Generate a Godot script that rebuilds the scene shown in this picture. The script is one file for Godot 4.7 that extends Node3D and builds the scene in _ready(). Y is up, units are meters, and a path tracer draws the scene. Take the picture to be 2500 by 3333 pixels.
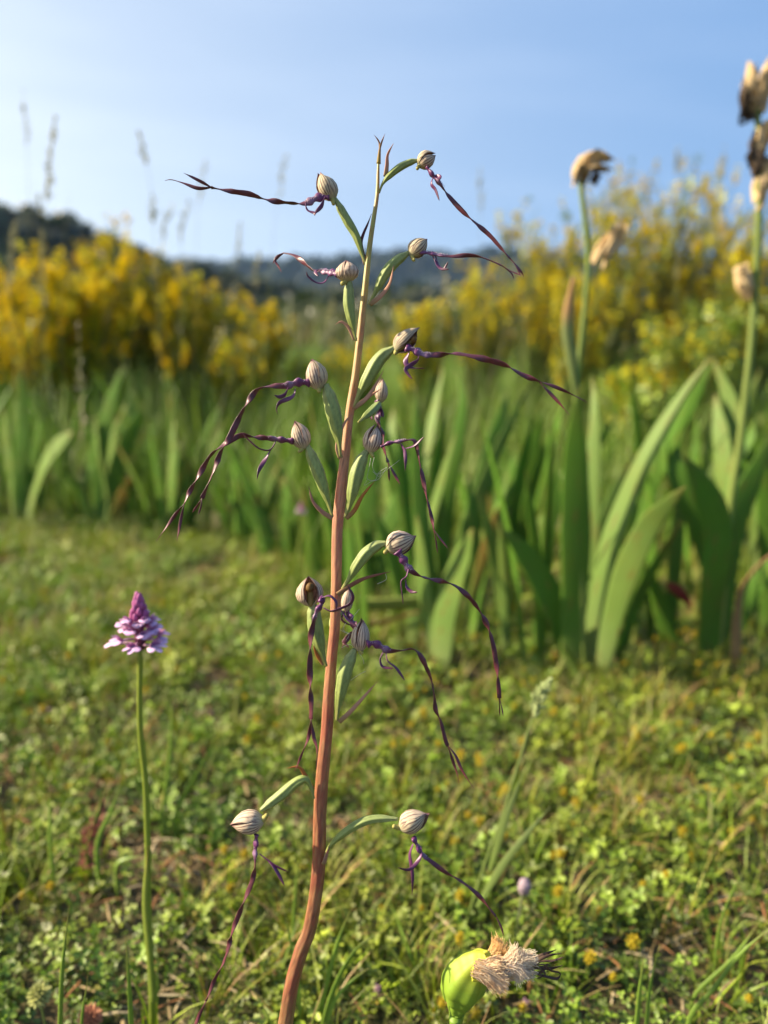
extends Node3D

var rng := RandomNumberGenerator.new()
var noise := FastNoiseLite.new()
var used := {}
var M := {}


# ---------------------------------------------------------------- mesh collector
class Shape:
	var v := PackedVector3Array()
	var n := PackedVector3Array()
	var c := PackedColorArray()
	var f := PackedInt32Array()

	func vert(p: Vector3, col: Color) -> int:
		v.append(p)
		n.append(Vector3.ZERO)
		c.append(col)
		return v.size() - 1

	func tri(a: int, b: int, d: int) -> void:
		f.append(a)
		f.append(b)
		f.append(d)
		var w := (v[d] - v[a]).cross(v[b] - v[a])
		n[a] += w
		n[b] += w
		n[d] += w

	func quad(a: int, b: int, d: int, e: int) -> void:
		tri(a, b, d)
		tri(a, d, e)

	func mesh() -> ArrayMesh:
		var nn := PackedVector3Array()
		nn.resize(n.size())
		for k in n.size():
			nn[k] = n[k].normalized() if n[k].length_squared() > 1e-24 else Vector3.UP
		var a := []
		a.resize(Mesh.ARRAY_MAX)
		a[Mesh.ARRAY_VERTEX] = v
		a[Mesh.ARRAY_NORMAL] = nn
		a[Mesh.ARRAY_COLOR] = c
		a[Mesh.ARRAY_INDEX] = f
		var m := ArrayMesh.new()
		m.add_surface_from_arrays(Mesh.PRIMITIVE_TRIANGLES, a)
		return m


# ---------------------------------------------------------------- nodes
func numbered(called: String) -> String:
	if not used.has(called):
		used[called] = 0
		return called
	used[called] += 1
	return "%s_%03d" % [called, used[called]]


func thing(called: String, label: String, category: String, at := Vector3.ZERO, group := "") -> Node3D:
	var o := Node3D.new()
	o.name = numbered(called)
	add_child(o)
	o.position = at
	o.set_meta("label", label)
	o.set_meta("category", category)
	if group:
		o.set_meta("group", group)
	return o


func part(called: String, s: Shape, m: Material, parent: Node3D, kind := "") -> MeshInstance3D:
	var o := MeshInstance3D.new()
	o.mesh = s.mesh()
	o.material_override = m
	var k := 0
	var nm := called
	while parent.has_node(nm):
		k += 1
		nm = "%s_%03d" % [called, k]
	o.name = nm
	parent.add_child(o)
	if kind:
		o.set_meta("kind", kind)
	return o


func holder(called: String, parent: Node3D) -> Node3D:
	var o := Node3D.new()
	var k := 0
	var nm := called
	while parent.has_node(nm):
		k += 1
		nm = "%s_%03d" % [called, k]
	o.name = nm
	parent.add_child(o)
	return o


func structure(called: String, s: Shape, m: Material, label: String) -> MeshInstance3D:
	var o := part(called, s, m, self)
	o.set_meta("kind", "structure")
	o.set_meta("label", label)
	return o


func scatter(called: String, mesh: Mesh, m: Material, where: Array, tints: Array, parent: Node3D, label := "") -> MultiMeshInstance3D:
	var mm := MultiMesh.new()
	mm.transform_format = MultiMesh.TRANSFORM_3D
	mm.use_colors = true
	mm.mesh = mesh
	mm.instance_count = where.size()
	for k in where.size():
		mm.set_instance_transform(k, where[k])
		mm.set_instance_color(k, tints[k])
	var o := MultiMeshInstance3D.new()
	o.multimesh = mm
	o.material_override = m
	o.name = numbered(called) if parent == self else called
	parent.add_child(o, true)
	o.set_meta("kind", "stuff")
	if label:
		o.set_meta("label", label)
		o.set_meta("category", "ground cover")
	return o


func material(called: String, rough: float, spec := 0.5, back := Color.BLACK) -> StandardMaterial3D:
	var m := StandardMaterial3D.new()
	m.resource_name = called
	m.vertex_color_use_as_albedo = true
	m.roughness = rough
	m.metallic_specular = spec
	m.cull_mode = BaseMaterial3D.CULL_DISABLED
	if back != Color.BLACK:
		m.backlight_enabled = true
		m.backlight = back
	return m


# ---------------------------------------------------------------- curves
func vs(mm: Array) -> PackedVector3Array:
	var out := PackedVector3Array()
	for k in range(0, mm.size(), 3):
		out.append(Vector3(mm[k], mm[k + 1], mm[k + 2]) * 0.001)
	return out


func moved(p: PackedVector3Array, by: Vector3) -> PackedVector3Array:
	var out := PackedVector3Array()
	for q in p:
		out.append(q + by)
	return out


func spline(p: PackedVector3Array, count: int) -> PackedVector3Array:
	var dense := PackedVector3Array()
	for k in p.size() - 1:
		var a := p[maxi(k - 1, 0)]
		var d := p[mini(k + 2, p.size() - 1)]
		for j in 8:
			dense.append(p[k].cubic_interpolate(p[k + 1], a, d, j / 8.0))
	dense.append(p[p.size() - 1])
	var run := PackedFloat32Array([0.0])
	for k in range(1, dense.size()):
		run.append(run[k - 1] + dense[k].distance_to(dense[k - 1]))
	var total := run[run.size() - 1]
	var out := PackedVector3Array()
	var at := 0
	for k in count:
		var s := total * k / (count - 1.0)
		while at < dense.size() - 2 and run[at + 1] < s:
			at += 1
		var span := maxf(run[at + 1] - run[at], 1e-9)
		out.append(dense[at].lerp(dense[at + 1], clampf((s - run[at]) / span, 0.0, 1.0)))
	return out


func path_length(p: PackedVector3Array) -> float:
	var t := 0.0
	for k in range(1, p.size()):
		t += p[k].distance_to(p[k - 1])
	return t


func keyed(keys: Array, t: float) -> float:
	if t <= keys[0][0]:
		return keys[0][1]
	for k in range(1, keys.size()):
		if t <= keys[k][0]:
			var u: float = (t - keys[k - 1][0]) / (keys[k][0] - keys[k - 1][0])
			return lerpf(keys[k - 1][1], keys[k][1], u * u * (3.0 - 2.0 * u) * 0.6 + u * 0.4)
	return keys[keys.size() - 1][1]


func blend(keys: Array, t: float) -> Color:
	if t <= keys[0][0]:
		return keys[0][1]
	for k in range(1, keys.size()):
		if t <= keys[k][0]:
			return (keys[k - 1][1] as Color).lerp(keys[k][1], (t - keys[k - 1][0]) / (keys[k][0] - keys[k - 1][0]))
	return keys[keys.size() - 1][1]


func grain(c: Color, amount: float) -> Color:
	var k := 1.0 + rng.randf_range(-amount, amount)
	return Color(c.r * k, c.g * k, c.b * k)


# A swept body with an elliptical section: half axes wide[] and thick[], turned by roll[], first wide axis nearest to across.
# bands: how many lengthwise ribs, how deep, how much they twist, and their colour.
func sweep(s: Shape, p: PackedVector3Array, wide: Array, thick: Array, roll: Array, col: Array, sides: int, across: Vector3, bands := 0, depth := 0.0, twist := 0.0, rib := Color.BLACK, spread := 0.06) -> void:
	var count := p.size()
	var N := across
	var first := s.v.size()
	for k in count:
		var t := (p[mini(k + 1, count - 1)] - p[maxi(k - 1, 0)]).normalized()
		N = N - t * N.dot(t)
		if N.length_squared() < 1e-8:
			N = t.cross(Vector3(0.3, 0.2, 0.9))
		N = N.normalized()
		var B := t.cross(N)
		var r: float = roll[k] if roll.size() else 0.0
		var W := N * cos(r) + B * sin(r)
		var H := B * cos(r) - N * sin(r)
		for j in sides:
			var a := TAU * j / sides
			var g := 1.0
			var c: Color = col[k]
			if bands:
				var w := cos(a * bands + twist * k / (count - 1.0))
				g = 1.0 + depth * w
				if rib != Color.BLACK:
					c = c.lerp(rib, clampf(w * 0.8 - 0.1, 0.0, 0.8))
			s.vert(p[k] + W * (cos(a) * wide[k] * g) + H * (sin(a) * thick[k] * g), grain(c, spread))
	for k in count - 1:
		for j in sides:
			var a := first + k * sides + j
			var b := first + k * sides + (j + 1) % sides
			s.quad(a, a + sides, b + sides, b)
	var e0 := s.vert(p[0], col[0])
	var e1 := s.vert(p[count - 1], col[count - 1])
	var last := first + (count - 1) * sides
	for j in sides:
		s.tri(e0, first + j, first + (j + 1) % sides)
		s.tri(e1, last + (j + 1) % sides, last + j)


func rod(s: Shape, ctrl: PackedVector3Array, count: int, r0: float, r1: float, c0: Color, c1: Color, sides := 6) -> void:
	var p := spline(ctrl, count)
	var w := []
	var col := []
	for k in count:
		var t := k / (count - 1.0)
		w.append(lerpf(r0, r1, t))
		col.append(c0.lerp(c1, t))
	sweep(s, p, w, w, [], col, sides, Vector3.RIGHT)


# A flat pointed strip (petal lobe, bract, grass blade) with some thickness
func strip(s: Shape, ctrl: PackedVector3Array, count: int, half: float, thin: float, cols: Array, across: Vector3, rolls := 0.0, shape := [[0.0, 0.55], [0.3, 1.0], [0.6, 0.85], [1.0, 0.06]], sides := 8) -> void:
	var p := spline(ctrl, count)
	var w := []
	var h := []
	var r := []
	var col := []
	for k in count:
		var t := k / (count - 1.0)
		var g := keyed(shape, t)
		w.append(half * g)
		h.append(thin * (0.4 + 0.6 * g))
		r.append(rolls * t)
		col.append(blend(cols, t))
	sweep(s, p, w, h, r, col, sides, across)


# blotches of another pigment in a grown surface, stretched along y
func speckle(s: Shape, across: float, along: float, tone: Color, least: float, most: float) -> void:
	for k in s.v.size():
		var q := s.v[k]
		var f := noise.get_noise_3d(q.x * 100.0 / across, q.y * 100.0 / along, q.z * 100.0 / across + 40.0)
		s.c[k] = s.c[k].lerp(tone, clampf((f - least) * 4.0, 0.0, most))


func ball(s: Shape, at: Vector3, r: Vector3, col: Color, bump := 0.1, rings := 7, sides := 9) -> void:
	var top := s.vert(at + Vector3(0, r.y, 0), col)
	var first := s.v.size()
	for k in range(1, rings):
		var e := PI * k / rings
		for j in sides:
			var a := TAU * (j + 0.5 * (k % 2)) / sides
			s.vert(at + Vector3(sin(e) * cos(a) * r.x, cos(e) * r.y, sin(e) * sin(a) * r.z) * (1.0 + rng.randf_range(-bump, bump)), grain(col, 0.25))
	var low := s.vert(at - Vector3(0, r.y, 0), col)
	for j in sides:
		s.tri(top, first + j, first + (j + 1) % sides)
	for k in rings - 2:
		for j in sides:
			var a := first + k * sides + j
			var b := first + k * sides + (j + 1) % sides
			s.quad(a, a + sides, b + sides, b)
	var q := first + (rings - 2) * sides
	for j in sides:
		s.tri(low, q + (j + 1) % sides, q + j)


func ground_at(x: float, z: float) -> float:
	return noise.get_noise_2d(x * 160.0, z * 160.0) * 0.008 + noise.get_noise_2d(x * 30.0 + 90.0, z * 30.0) * 0.012 * clampf((absf(z) - 0.3) * 0.5, 0.0, 3.0)


# ---------------------------------------------------------------- the lizard orchid
func sepal(s: Shape, base: Vector3, axis: Vector3, open: Vector3, size: float, R: float, middle: float, half: float, lift: float) -> void:
	var side := axis.cross(open)
	var rows := 16
	var cols := 30
	var cream := Color(0.66, 0.51, 0.39).lerp(Color(0.58, 0.49, 0.32), rng.randf())
	var lines := [[-1.0, 0.07, 0.8], [1.0, 0.07, 0.8], [-0.66, 0.055, 0.8], [-0.3, 0.045, 0.72], [0.04, 0.055, 0.85], [0.36, 0.045, 0.75], [0.68, 0.055, 0.8]]
	if middle == PI:
		lines = [[-1.0, 0.06, 0.75], [1.0, 0.06, 0.75], [-0.62, 0.04, 0.75], [-0.3, 0.03, 0.6], [0.02, 0.05, 0.85], [0.34, 0.03, 0.6], [0.64, 0.04, 0.75]]
	var vein := Color(0.075, 0.018, 0.03)
	var tip := Color(0.21, 0.06, 0.10)
	var profile := [[0.0, 0.24], [0.1, 0.6], [0.24, 0.9], [0.42, 1.0], [0.6, 0.91], [0.76, 0.66], [0.88, 0.36], [0.95, 0.15], [1.0, 0.03]]
	var wave := rng.randf() * 6.0
	for layer in 2:
		var first := s.v.size()
		for k in rows + 1:
			var t := k / float(rows)
			for j in cols + 1:
				var u := j / float(cols) * 2.0 - 1.0
				var th := middle + half * u * (1.0 - 0.25 * t)
				var r := R * keyed(profile, t) * (1.0 + lift + 0.07 * (1.0 - u * u) + 0.025 * sin(t * 5.0 + u * 4.0 + wave)) - layer * 0.00035
				var p := base + axis * (size * t) + (open * cos(th) + side * sin(th)) * r
				var mark := 0.0
				for line in lines:
					var x: float = line[0] * (1.0 + 0.06 * sin(t * 7.0 + wave + line[0] * 3.0)) * clampf(0.55 + 1.2 * t, 0.0, 1.0)
					mark = maxf(mark, float(line[2]) * clampf(1.75 - absf(u - x) / float(line[1]), 0.0, 1.0) * smoothstep(0.04, 0.22, t))
				var c := cream.lerp(Color(0.33, 0.34, 0.16), (1.0 - smoothstep(0.0, 0.2, t)) * 0.6).lerp(tip, smoothstep(0.8, 1.0, t) * 0.85)
				c = grain(c, 0.10).lerp(vein, clampf(mark, 0.0, 0.92))
				s.vert(p, c)
		var w := cols + 1
		for k in rows:
			for j in cols:
				var a := first + k * w + j
				if layer == 0:
					s.quad(a, a + w, a + w + 1, a + 1)
				else:
					s.quad(a, a + 1, a + w + 1, a + w)
		if layer == 1:
			var other := first - w * (rows + 1)
			for k in rows:
				s.quad(other + k * w, first + k * w, first + (k + 1) * w, other + (k + 1) * w)
				var e := k * w + cols
				s.quad(other + e, other + e + w, first + e + w, first + e)


func orchid_flower(root: Node3D, d: Dictionary, at: Vector3) -> void:
	var f := holder("flower", root)
	# ovary: a twisted, ribbed, swollen stalk
	var s := Shape.new()
	var p := moved(spline(vs(d.ovary), 40), -at)
	var w := []
	var col := []
	var half: float = d.ovary_half * 0.00092
	for k in 40:
		var t := k / 39.0
		w.append(half * keyed([[0.0, 0.22], [0.14, 0.34], [0.4, 0.86], [0.62, 1.0], [0.84, 0.86], [0.95, 0.5], [1.0, 0.36]], t))
		col.append(blend([[0.0, Color(0.28, 0.26, 0.075)], [0.25, Color(0.23, 0.275, 0.07)], [0.7, Color(0.215, 0.27, 0.085)], [1.0, Color(0.25, 0.28, 0.11)]], t))
	sweep(s, p, w, w, [], col, 36, Vector3(0.2, 0.1, 1.0), 6, 0.075, 4.4, Color.BLACK, 0.08)
	speckle(s, 0.0015, 0.006, Color(0.10, 0.12, 0.035), 0.2, 0.4)
	part("ovary", s, M.ovary, f)
	# hood of three sepals round a column
	var h := moved(vs(d.hood), -at)
	var axis := (h[1] - h[0]).normalized()
	var size := h[0].distance_to(h[1])
	var R: float = d.hood_half * 0.001
	var lip := moved(vs(d.lip), -at)
	var open: Vector3
	var facing: bool = d.open.size() > 0
	if facing:
		open = Vector3(d.open[0], d.open[1], d.open[2])
	else:
		open = lip[1] - (h[0] + h[1]) * 0.5 - Vector3(0, 0, 0.003)
	open = (open - axis * open.dot(axis)).normalized()
	var wide := facing and open.z > 0.5
	var turn := 1.28 if wide else 1.12
	var start := h[0] - axis * 0.0006
	for q in [[PI, 1.34, 0.05], [turn, 0.82 if wide else 1.04, 0.0], [-turn, 0.82 if wide else 1.04, 0.015]]:
		s = Shape.new()
		sepal(s, start, (axis + Vector3(rng.randf_range(-1, 1), rng.randf_range(-1, 1), rng.randf_range(-1, 1)) * 0.05).normalized(), open, size * rng.randf_range(0.93, 1.06), R / 1.09 * rng.randf_range(0.95, 1.04), q[0], q[1], q[2])
		part("sepal", s, M.petal, f)
	s = Shape.new()
	var col_axis := (axis * 0.9 + open * (0.45 if wide else 0.2)).normalized()
	rod(s, PackedVector3Array([h[0], h[0] + col_axis * size * 0.3, h[0] + (col_axis * 0.55 + axis * 0.1) * size]), 8, R * 0.26, R * 0.2, Color(0.36, 0.34, 0.12), Color(0.16, 0.085, 0.02), 10)
	ball(s, h[0] + (col_axis * 0.55 + axis * 0.1) * size, Vector3.ONE * R * (0.33 if wide else 0.22), Color(0.15, 0.08, 0.02), 0.14)
	part("column", s, M.petal, f)
	if d.spur.size():
		s = Shape.new()
		var sp := moved(vs(d.spur), -at)[0]
		rod(s, PackedVector3Array([h[0] + axis * 0.0012, h[0].lerp(sp, 0.6), sp]), 8, R * 0.3, R * 0.17, Color(0.36, 0.35, 0.13), Color(0.42, 0.38, 0.11), 10)
		ball(s, sp, Vector3.ONE * R * 0.19, Color(0.42, 0.38, 0.11), 0.04)
		part("spur", s, M.petal, f)
	# lip: a wrinkled violet foot, then a long twisted ribbon
	s = Shape.new()
	var violet := Color(0.125, 0.03, 0.105)
	var deep := Color(0.052, 0.015, 0.024)
	var red := Color(0.135, 0.03, 0.042)
	var total := path_length(spline(lip, 60))
	var count := clampi(int(total / 0.0009), 40, 130)
	p = spline(lip, count)
	var lw: float = d.lip_half * 0.001
	var foot := clampf(0.0115 / total, 0.1, 0.4)
	var wd := []
	var th := []
	var ro := []
	col = []
	var phase := rng.randf() * 3.0
	var pitch := rng.randf_range(0.017, 0.028)
	for k in count:
		var t := k / (count - 1.0)
		var out := smoothstep(foot * 0.75, foot * 1.4, t)
		var pulse := 0.5 + 0.5 * noise.get_noise_2d(t * total * 9000.0, phase * 50.0)
		var crink := 1.0 + (1.0 - out) * 0.34 * sin(t * total / 0.0009 + phase)
		wd.append(lw * lerpf(1.3, lerpf(0.85, 1.1, pulse), out) * crink * lerpf(1.0, 0.8, smoothstep(0.6, 1.0, t)))
		th.append(lerpf(lw * 0.72 * crink, 0.00036, out))
		ro.append(phase + lerpf(0.0, (t - foot) * total / pitch * PI + 1.6 * noise.get_noise_2d(t * total * 4000.0, phase * 90.0), smoothstep(foot * 0.8, foot * 1.8, t)))
		var c := violet.lerp(Color(0.30, 0.20, 0.30), clampf(1.0 - absf(t - foot * 0.9) / (foot * 0.35), 0.0, 1.0) * 0.7)
		col.append(c.lerp(deep.lerp(red, 0.5 + 0.5 * noise.get_noise_2d(t * 900.0 + phase * 70.0, 4.0)), out))
	sweep(s, p, wd, th, ro, col, 14, Vector3(0, 0, 1), 0, 0.0, 0.0, Color.BLACK, 0.14)
	# white papillae along the upper side of the foot
	for k in 70:
		var t := rng.randf_range(foot * 0.25, foot * 1.25)
		var q := p[int(t * (count - 1))] + Vector3(rng.randf_range(-1, 1), rng.randf_range(0.2, 1.0), rng.randf_range(-0.3, 1)).normalized() * lw * 0.7
		rod(s, PackedVector3Array([q, q + Vector3(rng.randf_range(-0.3, 0.3), 0.5, rng.randf_range(0, 0.5)) * 0.0011]), 2, 0.00014, 0.00008, Color(0.42, 0.30, 0.42), Color(0.5, 0.42, 0.5), 4)
	part("lip", s, M.ribbon, f)
	for tip in d.tips:
		s = Shape.new()
		var tp := moved(vs(tip), -at)
		strip(s, tp, 26, lw * 0.62, 0.00026, [[0.0, deep.lerp(red, 0.4)], [1.0, red]], Vector3(0.3, 0.2, 1), path_length(tp) / rng.randf_range(0.014, 0.024) * PI, [[0.0, 0.9], [0.25, 1.0], [0.7, 0.7], [1.0, 0.1]])
		part("lip_tip", s, M.ribbon, f)
	for lobe in d.sides:
		s = Shape.new()
		var lp := moved(vs(lobe), -at)
		strip(s, lp, 28, lw * 0.82, 0.00036, [[0.0, violet], [0.5, violet.lerp(deep, 0.3)], [1.0, deep.lerp(red, 0.3)]], Vector3(0.3, 0.4, 1), rng.randf_range(-3.5, 3.5), [[0.0, 0.7], [0.3, 1.0], [0.65, 0.8], [0.9, 0.45], [1.0, 0.1]], 10)
		part("side_lobe", s, M.ribbon, f)
	if d.bract.size():
		s = Shape.new()
		var tone: Color = {"pink": Color(0.50, 0.27, 0.18), "dark": Color(0.10, 0.03, 0.045), "pale": Color(0.36, 0.19, 0.14), "orange": Color(0.40, 0.15, 0.035), "brown": Color(0.24, 0.10, 0.06)}[d.bract_color]
		var bp := moved(vs(d.bract), -at)
		strip(s, bp, 22, 0.0012, 0.0004, [[0.0, Color(0.33, 0.22, 0.10)], [0.3, tone], [0.8, tone], [1.0, tone * 0.55]], (bp[1] - bp[0]).cross(Vector3(0.3, 0.2, 0.9)), rng.randf_range(-0.9, 0.9), [[0.0, 1.15], [0.35, 0.95], [0.7, 0.6], [1.0, 0.08]])
		part("bract", s, M.petal, f)


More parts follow.
